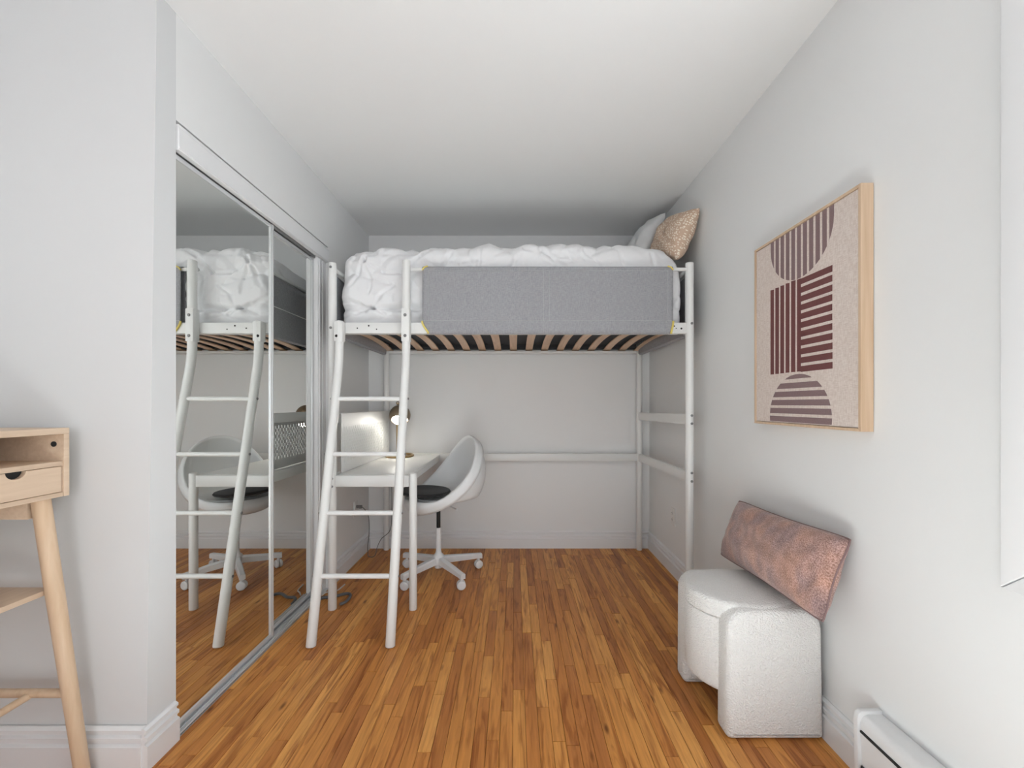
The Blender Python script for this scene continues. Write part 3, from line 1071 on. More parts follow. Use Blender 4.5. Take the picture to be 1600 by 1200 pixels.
# duvet: top outline followed along its length, folds from ridged noise, two gathered points at the left end
OUT = [(-1.03, 2.02), (-1.005, 2.085), (-0.965, 2.115), (-0.90, 2.12), (-0.86, 2.118), (-0.80, 2.145), (-0.73, 2.140), (-0.66, 2.122), (-0.61, 2.132),
       (-0.58, 2.12), (-0.50, 2.143), (-0.40, 2.138), (-0.25, 2.130), (-0.155, 2.155), (-0.09, 2.137), (-0.02, 2.132), (0.06, 2.150), (0.13, 2.152),
       (0.20, 2.158), (0.30, 2.156), (0.42, 2.152), (0.48, 2.144), (0.60, 2.150), (0.74, 2.138), (0.90, 2.125), (0.955, 2.085), (0.99, 2.03)]
PINCH = [(-0.865, 2.075, 0.020, 0.14), (-0.84, 1.765, 0.022, 0.15), (-0.40, 2.085, 0.010, 0.1), (0.25, 2.10, 0.010, 0.12)]


def ridge(q, p=1.0):
    """sharp valley lines between soft swells"""
    return min(1.0, abs(noise.noise(q)) * 2.6) ** p


# drawn creases: (x0, z0, x1, z1, depth, width)
CREASE = [(-.875, 2.03, -.834, 1.75, .016, .010), (-.875, 2.03, -.778, 1.951, .018, .010), (-.778, 1.951, -.65, 1.94, .014, .010),
          (-.875, 2.03, -.957, 1.869, .016, .010), (-.875, 2.03, -.815, 2.085, .018, .010), (-.875, 2.03, -.985, 2.05, .014, .010),
          (-.834, 1.75, -1.02, 1.785, .018, .011), (-.834, 1.75, -.71, 1.877, .015, .011), (-.834, 1.75, -.77, 1.705, .018, .010),
          (-.834, 1.75, -.65, 1.722, .016, .009), (-.834, 1.75, -.93, 1.715, .018, .010), (-.75, 1.735, -.56, 1.745, .012, .008),
          (-.66, 1.944, -.553, 2.071, .018, .012), (-.553, 2.071, -.463, 2.108, .016, .012), (-.419, 1.975, -.374, 2.075, .015, .010),
          (-.209, 1.98, -.209, 2.09, .015, .009), (-.045, 1.975, .03, 2.05, .014, .010), (-.30, 2.0, -.12, 2.03, .010, .010),
          (.15, 2.086, .28, 1.99, .018, .012), (.411, 2.10, .50, 1.985, .014, .010), (.60, 2.10, .654, 1.98, .012, .010),
          (.30, 2.09, .36, 2.0, .010, .010), (.80, 2.08, .83, 1.98, .012, .010), (.05, 2.11, .14, 2.07, .014, .012)]


def seg_dist(x, z, x0, z0, x1, z1):
    dx, dz = x1 - x0, z1 - z0
    t_ = max(0, min(1, ((x - x0) * dx + (z - z0) * dz) / (dx * dx + dz * dz)))
    return math.hypot(x - x0 - t_ * dx, z - z0 - t_ * dz), t_


def folds(x, z):
    wx = 0.14 * noise.noise(Vector((x * 2.3, z * 2.3, 11.0)))
    wz = 0.14 * noise.noise(Vector((x * 2.3, z * 2.3, 23.0)))
    X, Z = x + wx, z + wz
    v = 0.020 * (ridge(Vector((X * 2.2 + Z * 2.6, Z * 3.0 - X * 1.4, 2.7)), 0.7) - 0.6)
    v += 0.012 * (ridge(Vector((X * 5.0 - Z * 6.5, Z * 3.2 + X * 2.4, 8.1)), 0.7) - 0.6)
    v += 0.005 * (ridge(Vector((X * 12 + Z * 10, Z * 9 - X * 5, 5.5)), 0.8) - 0.6)
    v -= 0.007 * math.exp(-abs(noise.noise(Vector((X * 4 + Z * 5, Z * 4 - X * 2.5, 31.0)))) * 22)
    v += 0.0015 * noise.noise(Vector((x * 40, z * 30, 1.5)))
    sx = x + 0.02 * noise.noise(Vector((x * 9, z * 9, 3.3)))
    sz = z + 0.02 * noise.noise(Vector((x * 9, z * 9, 6.6)))
    for (x0, z0, x1, z1, dep, wid) in CREASE:
        d, t_ = seg_dist(sx, sz, x0, z0, x1, z1)
        if d < wid * 7:
            k = 1 - 0.45 * t_
            v += k * dep * (0.55 * math.exp(-(d / (wid * 3.2)) ** 2) - 1.15 * math.exp(-(d / wid) ** 2))
    return v


b = new_bm()
DX_L, DX_R = -1.022, 0.982
NX = 330
prof_t = []
cols = []
YF, YBK, ZB = 2.352, 3.19, 1.655
for i in range(NX + 1):
    x = DX_L + (DX_R - DX_L) * i / NX
    zt = interp(OUT, x) - 0.012
    # little round off near both ends
    e = min(1, (x - DX_L) / 0.10, (DX_R - x) / 0.03)
    e = max(e, 0)
    inset = 0.05 * (1 - math.sqrt(max(0, 1 - (1 - e) ** 2)))
    pts = []
    n1 = 72
    R = 0.10
    for j in range(n1):            # front face
        f = j / n1
        z = ZB + f * (zt - R - ZB)
        bul = 0.022 * math.sin(min(1, f * 1.15) * PI) if x < -0.52 else 0.006 * math.sin(f * PI)
        low = 0.022 * math.exp(-((z - 1.745) / 0.018) ** 2) * (1 if x < -0.52 else 0)
        pts.append(((YF + inset - bul + low, z), (-1, 0)))
    for j in range(15):            # shoulder
        a = PI / 2 * j / 14
        pts.append(((YF + inset + R - R * math.cos(a), zt - R + R * math.sin(a)), (-math.cos(a), math.sin(a))))
    n2 = 30
    for j in range(1, n2):         # top
        f = j / n2
        y = YF + inset + R + f * (YBK - 0.05 - YF - inset - R)
        pts.append(((y, zt - 0.03 * f), (0, 1)))
    for j in range(5):
        a = PI / 2 * (1 - j / 4)
        pts.append(((YBK - 0.05 + 0.05 * math.cos(a), zt - 0.03 - 0.05 + 0.05 * math.sin(a)), (math.cos(a), math.sin(a))))
    for j in range(1, 7):
        pts.append(((YBK, zt - 0.08 - j / 6 * 0.25), (1, 0)))
    row = []
    acc = 0
    for k, ((y, z), (ny, nz)) in enumerate(pts):
        if k < n1 + 15:
            fz = z if k < n1 else (zt - R) + (k - n1) / 14 * R * 1.57
            d = folds(x, fz)
        else:
            d = 0.010 * noise.noise(Vector((x * 6, y * 6, 1.2))) + 0.006
        hem = min(1, max(0, (z - ZB) / 0.04)) if k < n1 else 1
        d *= 0.35 + 0.65 * hem
        if x > -0.53 and z < 1.985 and k < n1:
            d = min(d, 0.008)
        row.append(b.verts.new((x, max(y + ny * d, 2.322) if k < n1 + 5 else y + ny * d, z + nz * d)))
    cols.append(row)
NP = len(cols[0])
for i in range(NX):
    for j in range(NP - 1):
        b.faces.new((cols[i][j], cols[i + 1][j], cols[i + 1][j + 1], cols[i][j + 1]))
for end, sgn in ((0, -1), (NX, 1)):      # close both ends
    base = cols[end]
    cy, cz = 2.8, 1.75
    prev = base
    for k in range(1, 7):
        s = 1 - k / 6 * 0.92
        cur = []
        for v in base:
            bx = 0.014 * math.sin(min(1, k / 3) * PI / 2) + 0.012 * noise.noise(v.co * 7)
            cur.append(b.verts.new((v.co.x + sgn * max(0, bx * 0.8), cy + (v.co.y - cy) * s, cz + (v.co.z - cz) * s)))
        for j in range(NP - 1):
            b.faces.new((prev[j], prev[j + 1], cur[j + 1], cur[j]))
        prev = cur
duvet = link('duvet', b, M['bedding'], smooth=0)
duvet.data.shade_smooth()
tag(duvet, 'white rumpled duvet covering the top and front of the loft bed mattress', 'duvet')


# ------------------------------------------------------------------ pillows
def pillow_bm(c00, c10, c11, c01, thick, pinch=0.07, n=36, m=28, wr=0.006, seed=0.0, creases=()):
    """cushion over four 3D corners; returns bmesh with a uv layer"""
    P = [Vector(p) for p in (c00, c10, c11, c01)]
    nrm = ((P[1] - P[0]).cross(P[3] - P[0])).normalized()
    bm = bmesh.new()
    uvl = bm.loops.layers.uv.new('UVMap')
    asp = ((P[1] - P[0]).length + (P[2] - P[3]).length) / ((P[3] - P[0]).length + (P[2] - P[1]).length)
    sides = []
    for s in (1, -1):
        g = []
        for i in range(n + 1):
            r = []
            for j in range(m + 1):
                u, v = i / n * 2 - 1, j / m * 2 - 1
                pu = u * (1 - pinch * (1 - v * v) ** 1.0 * (u * u) ** 1.5) if True else u
                pv = v * (1 - pinch * asp * 0.5 * (1 - u * u) * (v * v) ** 1.5)
                pu = u * (1 - pinch * math.cos(v * PI / 2) * abs(u) ** 3)
                pv = v * (1 - pinch * math.cos(u * PI / 2) * abs(v) ** 3 * min(asp, 1.4))
                rd = 1 - 0.045 * (u * u * v * v) ** 3
                pu, pv = pu * (1 - (1 - rd) * 0.6 * (1 if asp > 1 else 1)), pv * rd
                a, c = (pu + 1) / 2, (pv + 1) / 2
                p = P[0] * (1 - a) * (1 - c) + P[1] * a * (1 - c) + P[2] * a * c + P[3] * (1 - a) * c
                puff = ((1 - abs(u) ** 2.6) * (1 - abs(v) ** 2.6))
                puff = max(0, puff) ** 0.55
                h = thick / 2 * puff
                w = noise.noise(Vector((u * 2.2 + seed, v * 2.2 * 1 + s * 3, seed))) * wr * 1.6 + noise.noise(Vector((u * 5 + seed, v * 5 + s * 7, seed + 2))) * wr * 0.7
                for (cu, cv, du, dv, dep, wid, ln) in creases:
                    if s > 0:
                        l = math.hypot(du, dv)
                        al = ((u - cu) * du + (v - cv) * dv) / l
                        ac = ((u - cu) * -dv + (v - cv) * du) / l - 0.35 * al * al
                        w -= dep * math.exp(-(ac / wid) ** 2) * math.exp(-(al / ln) ** 2)
                p = p + nrm * s * (h + w * min(1, puff * 1.4))
                r.append((p, (i / n * asp, j / m)))
            g.append(r)
        sides.append(g)
    vt = {}

    def V(s, i, j):
        edge = i in (0, n) or j in (0, m)
        k = (0 if edge else s, i, j)
        if k not in vt:
            vt[k] = bm.verts.new(sides[s][i][j][0] if not edge else (sides[0][i][j][0] + sides[1][i][j][0]) / 2)
        return vt[k]
    for s in (0, 1):
        for i in range(n):
            for j in range(m):
                ids = ((i, j), (i + 1, j), (i + 1, j + 1), (i, j + 1))
                f = bm.faces.new([V(s, *q) for q in ids])
                for lp, q in zip(f.loops, ids):
                    uu = sides[s][q[0]][q[1]][1]
                    lp[uvl].uv = (uu[0] + s * 3.3, uu[1])
    edge = [vt[(0, i, 0)].co.copy() for i in range(n)] + [vt[(0, n, j)].co.copy() for j in range(m)] + \
           [vt[(0, i, m)].co.copy() for i in range(n, 0, -1)] + [vt[(0, 0, j)].co.copy() for j in range(m, 0, -1)]
    return bm, edge


bm, _ = pillow_bm((0.79, 3.06, 2.185), (0.875, 2.72, 2.18), (1.045, 2.755, 2.508), (0.985, 3.10, 2.515), 0.15, 0.05, wr=0.008, seed=4.1)
pw_ = link('pillow', bm, M['pillowcase'], smooth=0); pw_.data.shade_smooth()
tag(pw_, 'plain white pillow propped at the head of the loft bed behind the tan one', 'pillow')
bm, _ = pillow_bm((0.915, 2.72, 2.16), (0.965, 2.365, 2.03), (1.085, 2.335, 2.335), (1.035, 2.74, 2.43), 0.165, 0.05, wr=0.006, seed=9.3,
                  creases=((0.35, -0.35, 0.9, -0.35, 0.022, 0.07, 0.45), (-0.5, -0.25, 1.0, 0.25, 0.012, 0.07, 0.3)))
pt_ = link('pillow', bm, M['ring'], smooth=0); pt_.data.shade_smooth()
tag(pt_, 'tan pillow printed with small cream rings leaning on the right wall atop the bed', 'pillow')

# ------------------------------------------------------------------ swivel chair
CX, CY = -0.523, 2.755
chair = thing('swivel_chair', 'white shell swivel chair with black seat pad at the built-in desk', 'chair', (CX, CY, 0))
u_ = Vector((0.46, 0, 0.45)).normalized()           # front lip -> top of the back
n_ = Vector((-u_.z, 0, u_.x))                       # out of the bowl
cc = Vector((-0.520, CY, 0.735))
A_, B_, SAD, DEP = 0.315, 0.262, 0.085, 0.275
TURN = Matrix.Translation((CX, CY, 0)) @ Matrix.Rotation(math.radians(29), 4, 'Z') @ Matrix.Translation((-CX, -CY, 0))
b = new_bm()
NT, NR = 64, 22
rings = []
for k in range(NR + 6):
    ring = []
    for i in range(NT):
        th = 2 * PI * i / NT
        sq = lambda v, e: math.copysign(abs(v) ** e, v)
        Rm = u_ * A_ * math.cos(th) + Vector((0, 1, 0)) * B_ * sq(math.sin(th), 0.92) - n_ * SAD * math.sin(th) ** 2
        if k <= NR:
            r = max(k / NR, 0.001)
            rad = math.sin(r * PI / 2) ** 0.85
            p = cc + Rm * rad - n_ * DEP * (math.cos(r * PI / 2) ** 0.9)
        else:
            f = (k - NR) / 5
            out = (Rm + n_ * SAD * math.sin(th) ** 2).normalized()
            p = cc + Rm + out * 0.016 * math.sin(f * PI / 2) + n_ * (0.004 * math.sin(f * PI) - 0.062 * f ** 1.4)
        zmin = 0.548
        if p.z < zmin + 0.03 and k <= NR:
            t_ = (zmin + 0.03 - p.z)
            p.z = zmin + 0.03 * math.exp(-t_ / 0.03)
        ring.append(b.verts.new(TURN @ p))
    rings.append(ring)
for a, c in zip(rings, rings[1:]):
    for i in range(NT):
        b.faces.new((a[i], a[(i + 1) % NT], c[(i + 1) % NT], c[i]))
b.faces.new(rings[0])
sh = link('shell', b, M['plastic'], chair, smooth=0); sh.data.shade_smooth()
sm = sh.modifiers.new('solid', 'SOLIDIFY'); sm.thickness = 0.007; sm.offset = 0
b = new_bm()
pc = TURN @ Vector((-0.618, CY, 0.578)); pd = Vector((0.035, 0.02, 1)).normalized()
lathe(b, [(0, 0.0), (0.14, 0.0), (0.165, 0.008), (0.172, 0.018), (0.165, 0.027), (0.13, 0.031), (0.05, 0.028), (0, 0.027)], pc, pd, 40)
link('seat_pad', b, M['black_cloth'], chair, label='round black seat pad')
b = new_bm()
lathe(b, [(0, 0.556), (0.16, 0.556), (0.165, 0.548), (0.15, 0.522), (0.115, 0.505), (0.10, 0.499), (0.05, 0.495), (0.03, 0.478), (0, 0.478)], (CX, CY, 0), (0, 0, 1), 28)
sweep(b, catmull([(CX + 0.06, CY - 0.05, 0.503), (CX + 0.12, CY - 0.12, 0.500), (CX + 0.15, CY - 0.17, 0.503)]), 0.005, 8)
link('seat_mount', b, M['chair_white'], chair)
b = new_bm(); sweep(b, [(CX, CY, 0.30), (CX, CY, 0.49)], 0.0135, 18)
link('gas_lift', b, M['black_metal'], chair, label='black gas lift')
b = new_bm()
lathe(b, [(0, 0.335), (0.0175, 0.335), (0.0175, 0.18), (0.022, 0.16), (0.036, 0.145), (0.04, 0.125), (0.036, 0.09), (0.026, 0.085), (0.026, 0.062), (0, 0.062)], (CX, CY, 0), (0, 0, 1), 28)
link('column', b, M['chair_white'], chair)
for ang in (28, 150, -47, -131):
    a = math.radians(ang)
    d = Vector((math.cos(a), math.sin(a), 0)); s = Vector((-d.y, d.x, 0))
    Ln = 0.315 if ang in (28, 150) else 0.285
    b = new_bm()
    rows = []
    for (rr, zt, zb, hw_) in ((0.02, 0.138, 0.092, 0.020), (0.15, 0.124, 0.083, 0.018), (Ln - 0.03, 0.108, 0.076, 0.017), (Ln + 0.005, 0.104, 0.070, 0.017)):
        o = Vector((CX, CY, 0)) + d * rr
        rows.append([b.verts.new(o + s * q + Vector((0, 0, z))) for q, z in ((-hw_, zb), (hw_, zb), (hw_, zt - 0.006), (hw_ - 0.006, zt), (-hw_ + 0.006, zt), (-hw_, zt - 0.006))])
    for p, q in zip(rows, rows[1:]):
        for k in range(6):
            b.faces.new((p[k], p[(k + 1) % 6], q[(k + 1) % 6], q[k]))
    b.faces.new(rows[0]); b.faces.new(rows[-1][::-1])
    arm = link('base_arm', b, M['chair_white'], chair)
    # caster: hood and two wheels
    o = Vector((CX, CY, 0)) + d * (Ln - 0.018)
    wa = Vector({28: (0.45, -0.9, 0), 150: (0.55, -0.83, 0), -47: (0.22, -0.97, 0), -131: (-0.2, -0.98, 0)}[ang]).normalized()
    b = new_bm()
    sweep(b, [o + Vector((0, 0, 0.074)), o + Vector((0, 0, 0.05))], 0.009, 10)
    for sd in (-1, 1):
        lathe(b, [(0, -0.009), (0.024, -0.009), (0.0285, -0.006), (0.0285, 0.004), (0.024, 0.008), (0.018, 0.009), (0, 0.0105)], o + wa * sd * 0.0125 + Vector((0, 0, 0.029)), wa * sd, 24)
    cst = link('caster', b, M['chair_white'], arm)

# ------------------------------------------------------------------ brass desk lamp
LXc, LYc = -0.890, 3.10
lz = DTZ
lamp = thing('desk_lamp', 'lit brass desk lamp with globe shade and ring base on the white desk', 'lamp', (LXc, LYc, lz))
b = new_bm()
sweep(b, [(LXc + 0.100 * math.cos(2 * PI * k / 48), LYc + 0.100 * math.sin(2 * PI * k / 48), lz + 0.010) for k in range(48)], 0.0095, 12, closed=True)
link('base_ring', b, M['brass'], lamp)
sx_, sy_ = LXc - 0.045, LYc + 0.088
hc = Vector((LXc + 0.004, LYc - 0.002, 1.097))
b = new_bm()
sweep(b, catmull([(sx_, sy_, lz + 0.012), (sx_, sy_, 0.95), (sx_ + 0.001, sy_ - 0.001, 1.10), (sx_ + 0.014, sy_ - 0.02, 1.172), (LXc - 0.012, LYc - 0.004, 1.186)], 8), 0.006, 12)
link('stem', b, M['brass'], lamp)
ax = Vector((0.12, -0.60, -0.79)).normalized()
RS = 0.080
b = new_bm()
pr = []
cut = math.radians(128)
for k in range(25):
    a = cut * k / 24
    pr.append((RS * math.sin(a) if k else 0, -RS * math.cos(a)))
for k in range(25):
    a = cut * (1 - k / 24)
    pr.append(((RS - 0.003) * math.sin(a) if k < 24 else 0, -(RS - 0.003) * math.cos(a)))
lathe(b, pr, hc, ax, 40)
link('lamp_shade', b, M['bronze'], lamp)
b = new_bm()
lathe(b, [(0, 0.0), (0.050, 0.0), (0.057, 0.018), (0.057, 0.046), (0.045, 0.060), (0.0, 0.066)], hc, ax, 32)
link('bulb', b, M['bulb'], lamp, label='glowing white bulb')
b = new_bm()
sweep(b, [(LXc - 0.012 + 0.011 * math.cos(2 * PI * k / 20), LYc - 0.004, 1.190 + 0.011 * math.sin(2 * PI * k / 20)) for k in range(20)], 0.0035, 8, closed=True)
link('hanging_loop', b, M['bronze'], lamp)
# lamp light thrown by the bulb
pl = bpy.data.lights.new('lamp_light', 'SPOT')
pl.energy = 0.8
pl.color = (1.0, 0.95, 0.87)
pl.spot_size = math.radians(165)
pl.spot_blend = 0.25
pl.shadow_soft_size = 0.03
po = bpy.data.objects.new('lamp_light', pl)
COL.objects.link(po)
po.location = hc + ax * 0.075
po.rotation_euler = (-ax).to_track_quat('Z', 'Y').to_euler()

# ------------------------------------------------------------------ sockets and cords
def outlet(name, x, sgn, y, z, label):
    o = thing(name, label, 'outlet', (x, y, z))
    b = new_bm(); box(b, min(x, x + sgn * 0.006), max(x, x + sgn * 0.006), y - 0.036, y + 0.036, z - 0.06, z + 0.06, 0.002, 2)
    link('cover_plate', b, M['socket'], o)
    for dz in (0.022, -0.022):
        b = new_bm(); prism(b, rrect(y - 0.017, y + 0.017, z + dz - 0.015, z + dz + 0.015, 0.009), 'x', x + sgn * 0.005, x + sgn * 0.0085)
        r = link('receptacle', b, M['socket'], o)
        b = new_bm()
        for dy, h in ((-0.006, 0.0045), (0.006, 0.0035)):
            box(b, min(x + sgn * 0.008, x + sgn * 0.0092), max(x + sgn * 0.008, x + sgn * 0.0092), y + dy - 0.001, y + dy + 0.001, z + dz - h + 0.003, z + dz + h + 0.003)
        sweep(b, [(x + sgn * 0.0078, y, z + dz - 0.008), (x + sgn * 0.0093, y, z + dz - 0.008)], 0.0022, 8)
        link('slot', b, M['dark_hole'], r)
    return o


outlet('wall_outlet', XR, -1, 2.80, 0.398, 'white wall outlet with nothing plugged in, low on the right wall behind the bed post')
outlet('wall_outlet', XL, 1, 3.02, 0.392, 'white wall outlet with a plug in it, on the left wall under the desk')

b = new_bm()
plug = [(-1.1895, 3.02, 0.410), (-1.165, 3.02, 0.410)]
cord = catmull([(-1.165, 3.02, 0.408), (-1.15, 3.06, 0.385), (-1.145, 3.14, 0.30), (-1.15, 3.17, 0.18), (-1.165, 3.18, 0.06), (-1.16, 3.17, 0.006), (-1.13, 3.10, 0.005), (-1.095, 3.09, 0.005),
                (-1.09, 3.14, 0.005), (-1.10, 3.20, 0.03), (-1.07, 3.215, 0.10), (-1.0, 3.213, 0.17), (-0.985, 3.213, 0.30), (-0.985, 3.213, 0.55), (-0.982, 3.213, 0.70)], 10)
pc_ = thing('lamp_cord', 'thin pale power cord running from the left wall outlet up to the desk', 'cord', (-1.1, 3.12, 0.0))
sweep(b, cord, 0.0028, 8)
link('cable', b, M['cord_dark'], pc_)
b = new_bm(); sweep(b, plug, 0.012, 12); box(b, -1.172, -1.150, 3.009, 3.031, 0.398, 0.420, 0.003, 1)
link('plug', b, M['cord_dark'], pc_)

b = new_bm()
sweep(b, catmull([(-1.186, 2.352, 0.010), (-1.178, 2.40, 0.0105), (-1.155, 2.43, 0.0105), (-1.11, 2.435, 0.0105), (-1.055, 2.475, 0.0105), (-1.018, 2.475, 0.0105), (-1.000, 2.43, 0.0105), (-1.003, 2.375, 0.0105), (-1.022, 2.348, 0.0105)], 10), 0.0085, 10, round_cap=True)
fc = link('extension_cable', b, M['cable_grey'])
tag(fc, 'thick dark grey cable on the floor by the closet track and bed post', 'cable')
b = new_bm()
sweep(b, catmull([(-1.180, 2.455, 0.012), (-1.165, 2.475, 0.02), (-1.145, 2.50, 0.012), (-1.12, 2.54, 0.0045), (-1.11, 2.62, 0.0045)], 10), 0.004, 8)
wc = link('thin_cable', b, M['cord_white'])
tag(wc, 'thin white cable on the floor at the far end of the closet track', 'cable')

# ------------------------------------------------------------------ framed art on the right wall
A0, A1, AZ0, AZ1 = 1.236, 1.785, 1.099, 1.867
AF = 1.068                      # front plane of the frame
art = thing('framed_art', 'pale wood framed abstract print of striped half circles and blocks on the right wall', 'picture', (XR, (A0 + A1) / 2, AZ0))
fw = 0.0095
for q in ([(A0, AZ0), (A0 + fw, AZ0 + fw), (A0 + fw, AZ1 - fw), (A0, AZ1)],
          [(A1, AZ0), (A1, AZ1), (A1 - fw, AZ1 - fw), (A1 - fw, AZ0 + fw)],
          [(A0, AZ0), (A1, AZ0), (A1 - fw, AZ0 + fw), (A0 + fw, AZ0 + fw)],
          [(A0, AZ1), (A0 + fw, AZ1 - fw), (A1 - fw, AZ1 - fw), (A1, AZ1)]):
    b = new_bm(); prism(b, q, 'x', AF, XR - 0.002, 0.0006, 1)
    link('frame_rail', b, M['frame_wood'], art)
AC = AF + 0.004
b = new_bm(); box(b, AC, AC + 0.02, A0 + fw + 0.0015, A1 - fw - 0.0015, AZ0 + fw + 0.0015, AZ1 - fw - 0.0015)
canvas = link('canvas', b, M['canvas'], art, smooth=0)
cy0, cy1, cz0, cz1 = A0 + fw + 0.002, A1 - fw - 0.002, AZ0 + fw + 0.002, AZ1 - fw - 0.002


def strip_poly(bm, pts):
    """flat printed patch a hair proud of the canvas, (y,z) outline"""
    prism(bm, pts, 'x', AC - 0.0006, AC + 0.0005)


def wob(k):
    return 0.0006 * math.sin(k * 12.9898)


# upper disc, vertical stripes
b = new_bm()
R_, cyc, czc = 0.166, 1.510, 1.824
pit, wid = 0.0312, 0.0200
for k in range(11):
    ya = cyc - R_ + k * pit; yb = ya + wid
    pts = []
    for q in range(9):
        y = ya + (yb - ya) * q / 8
        h = math.sqrt(max(0, R_ * R_ - (y - cyc) ** 2))
        pts.append((y, max(czc - h, cz0)))
    strip_poly(b, pts + [(yb, cz1), (ya, cz1)])
link('printed_disc', b, M['mauve'], canvas, label='mauve disc of upright stripes')
# block of upright bars
b = new_bm()
for k in range(5):
    yb = 1.677 - k * 0.0311; ya = yb - 0.0215 - (0.002 if k == 4 else 0)
    strip_poly(b, [(ya + wob(k), 1.307), (yb + wob(k + 3), 1.3075), (yb + wob(k + 5), 1.660), (ya + wob(k + 7), 1.657)])
link('printed_bars', b, M['brick'], canvas, label='brick red upright bars')
# comb
b = new_bm()
strip_poly(b, [(1.500, 1.3065), (1.520, 1.307), (1.520, 1.656), (1.500, 1.655)])
for k in range(11):
    z1 = 1.6535 - k * 0.0327
    strip_poly(b, [(1.351 + wob(k), z1 - 0.0222), (1.501, z1 - 0.0215 + wob(k + 2)), (1.501, z1 + wob(k)), (1.351 + wob(k), z1)])
link('printed_comb', b, M['brick'], canvas, label='brick red comb of level bars')
# lower disc, level stripes
b = new_bm()
R_, cyc, czc = 0.164, 1.517, 1.134
for k in range(6):
    z1 = czc + R_ - 0.0005 - k * 0.0327 + (0.0 if k == 0 else 0.0015); z0 = max(z1 - (0.0165 if k == 0 else 0.0215), cz0)
    if z1 <= cz0:
        break
    left, right = [], []
    for q in range(9):
        z = z0 + (z1 - z0) * q / 8
        h = math.sqrt(max(1e-8, R_ * R_ - (z - czc) ** 2))
        right.append((cyc + h, z)); left.append((cyc - h, z))
    strip_poly(b, right + left[::-1])
link('printed_disc', b, M['mauve'], canvas, label='mauve disc of level stripes')

# ------------------------------------------------------------------ ottoman
OX0, OX1 = 0.715, 1.085
OYN, OYF = 1.405, 1.775
OH = 0.458
ott = thing('ottoman', 'cream boucle storage ottoman with rounded end panels against the right wall', 'ottoman', ((OX0 + OX1) / 2, (OYN + OYF) / 2, 0))


def panel_poly(x0, x1):
    p = rrect(x0, x1, 0.002, OH, 0.07, 7, 0.02)
    return [(x + (0.0 if z > 0.3 else (0.3 - z) / 0.3 * (0.006 if x > (x0 + x1) / 2 else -0.002)), z) for x, z in p]


for (ya, yb, x0) in ((OYN, OYN + 0.085, OX0 + 0.034), (OYF - 0.085, OYF, OX0 + 0.002)):
    b = new_bm(); prism(b, panel_poly(x0, OX1), 'y', ya, yb, 0.022, 4)
    link('end_panel', b, M['boucle'], ott)


def drum(z0, z1, grow, rt, rb):
    bm = new_bm()
    rings = []
    cx, cy = 0.887, (OYN + OYF) / 2
    sa, sb = 0.198 + grow, 0.168 + grow
    lv = []
    for k in range(6):
        a = PI / 2 * k / 5
        lv.append((rb * (1 - math.sin(a)), z0 + rb * (1 - math.cos(a))))
    for k in range(6):
        a = PI / 2 * k / 5
        lv.append((rt * (1 - math.cos(a)), z1 - rt + rt * math.sin(a)))
    for k in range(1, 7):     # slight crown
        f = k / 6
        lv.append((rt + (sb - rt) * f * 0.999, z1 + 0.006 * math.sin(f * PI / 2)))
    for ins, z in lv:
        ring = []
        for i in range(56):
            th = 2 * PI * i / 56
            ring.append(bm.verts.new((cx + max(sa - ins, 0.0005) * math.cos(th), cy + max(sb - ins, 0.0005) * math.sin(th), z)))
        rings.append(ring)
    for a, c in zip(rings, rings[1:]):
        for i in range(56):
            bm.faces.new((a[i], a[(i + 1) % 56], c[(i + 1) % 56], c[i]))
    bm.faces.new(rings[0][::-1]); bm.faces.new(rings[-1])
    return bm


link('body', drum(0.122, 0.398, 0.0, 0.006, 0.03), M['boucle'], ott)
link('lid', drum(0.400, 0.466, 0.002, 0.018, 0.006), M['boucle'], ott)

# lumbar pillow leaning on the wall
bm, edge = pillow_bm((0.948, 1.850, 0.488), (0.972, 1.258, 0.492), (1.072, 1.268, 0.758), (1.066, 1.905, 0.730), 0.165, 0.055, n=48, m=24, wr=0.008, seed=2.2,
                     creases=((0.85, -0.2, 0.25, 1.0, 0.012, 0.05, 0.5), (-0.9, 0.1, 0.2, 1.0, 0.010, 0.05, 0.5)))
lp = thing('lumbar_pillow', 'dusty pink chenille lumbar pillow leaning on the wall atop the ottoman', 'pillow', (0.95, 1.55, 0.48))
o = link('cover', bm, M['chenille'], lp, smooth=0); o.data.shade_smooth()
b = new_bm(); sweep(b, edge, 0.0028, 8, closed=True)
M['piping'] = mat('mauve_piping', (0.24, 0.155, 0.15), 0.85, bump=(400, 0.3, 0.001))
link('piping', b, M['piping'], o)

# ------------------------------------------------------------------ baseboard heater under the window
H0, H1 = -0.35, 1.222
ht = thing('baseboard_heater', 'white electric baseboard heater on the right wall below the window', 'heater', (1.07, (H0 + H1) / 2, 0.05))
b = new_bm()
hp = [(1.108, 0.06), (1.050, 0.06), (1.046, 0.10), (1.040, 0.225), (1.048, 0.243), (1.062, 0.250), (1.108, 0.250)]
prism(b, hp, 'y', H0 + 0.012, H1 - 0.014, 0.002, 1)
link('casing', b, M['heater'], ht)
for (ya, yb) in ((H0, H0 + 0.013), (H1 - 0.015, H1)):
    b = new_bm(); prism(b, [(1.109, 0.052)] + rrect(1.032, 1.109, 0.052, 0.258, 0.014)[:0] + [(1.036, 0.052), (1.0325, 0.235), (1.036, 0.250), (1.046, 0.258), (1.109, 0.258)], 'y', ya, yb, 0.002, 2)
    link('end_cap', b, M['heater'], ht)
b = new_bm(); box(b, 1.0385, 1.043, H0 + 0.02, H1 - 0.02, 0.085, 0.10); box(b, 1.036, 1.042, H0 + 0.02, H1 - 0.02, 0.200, 0.206)
link('grille_slot', b, M['dark_hole'], ht)

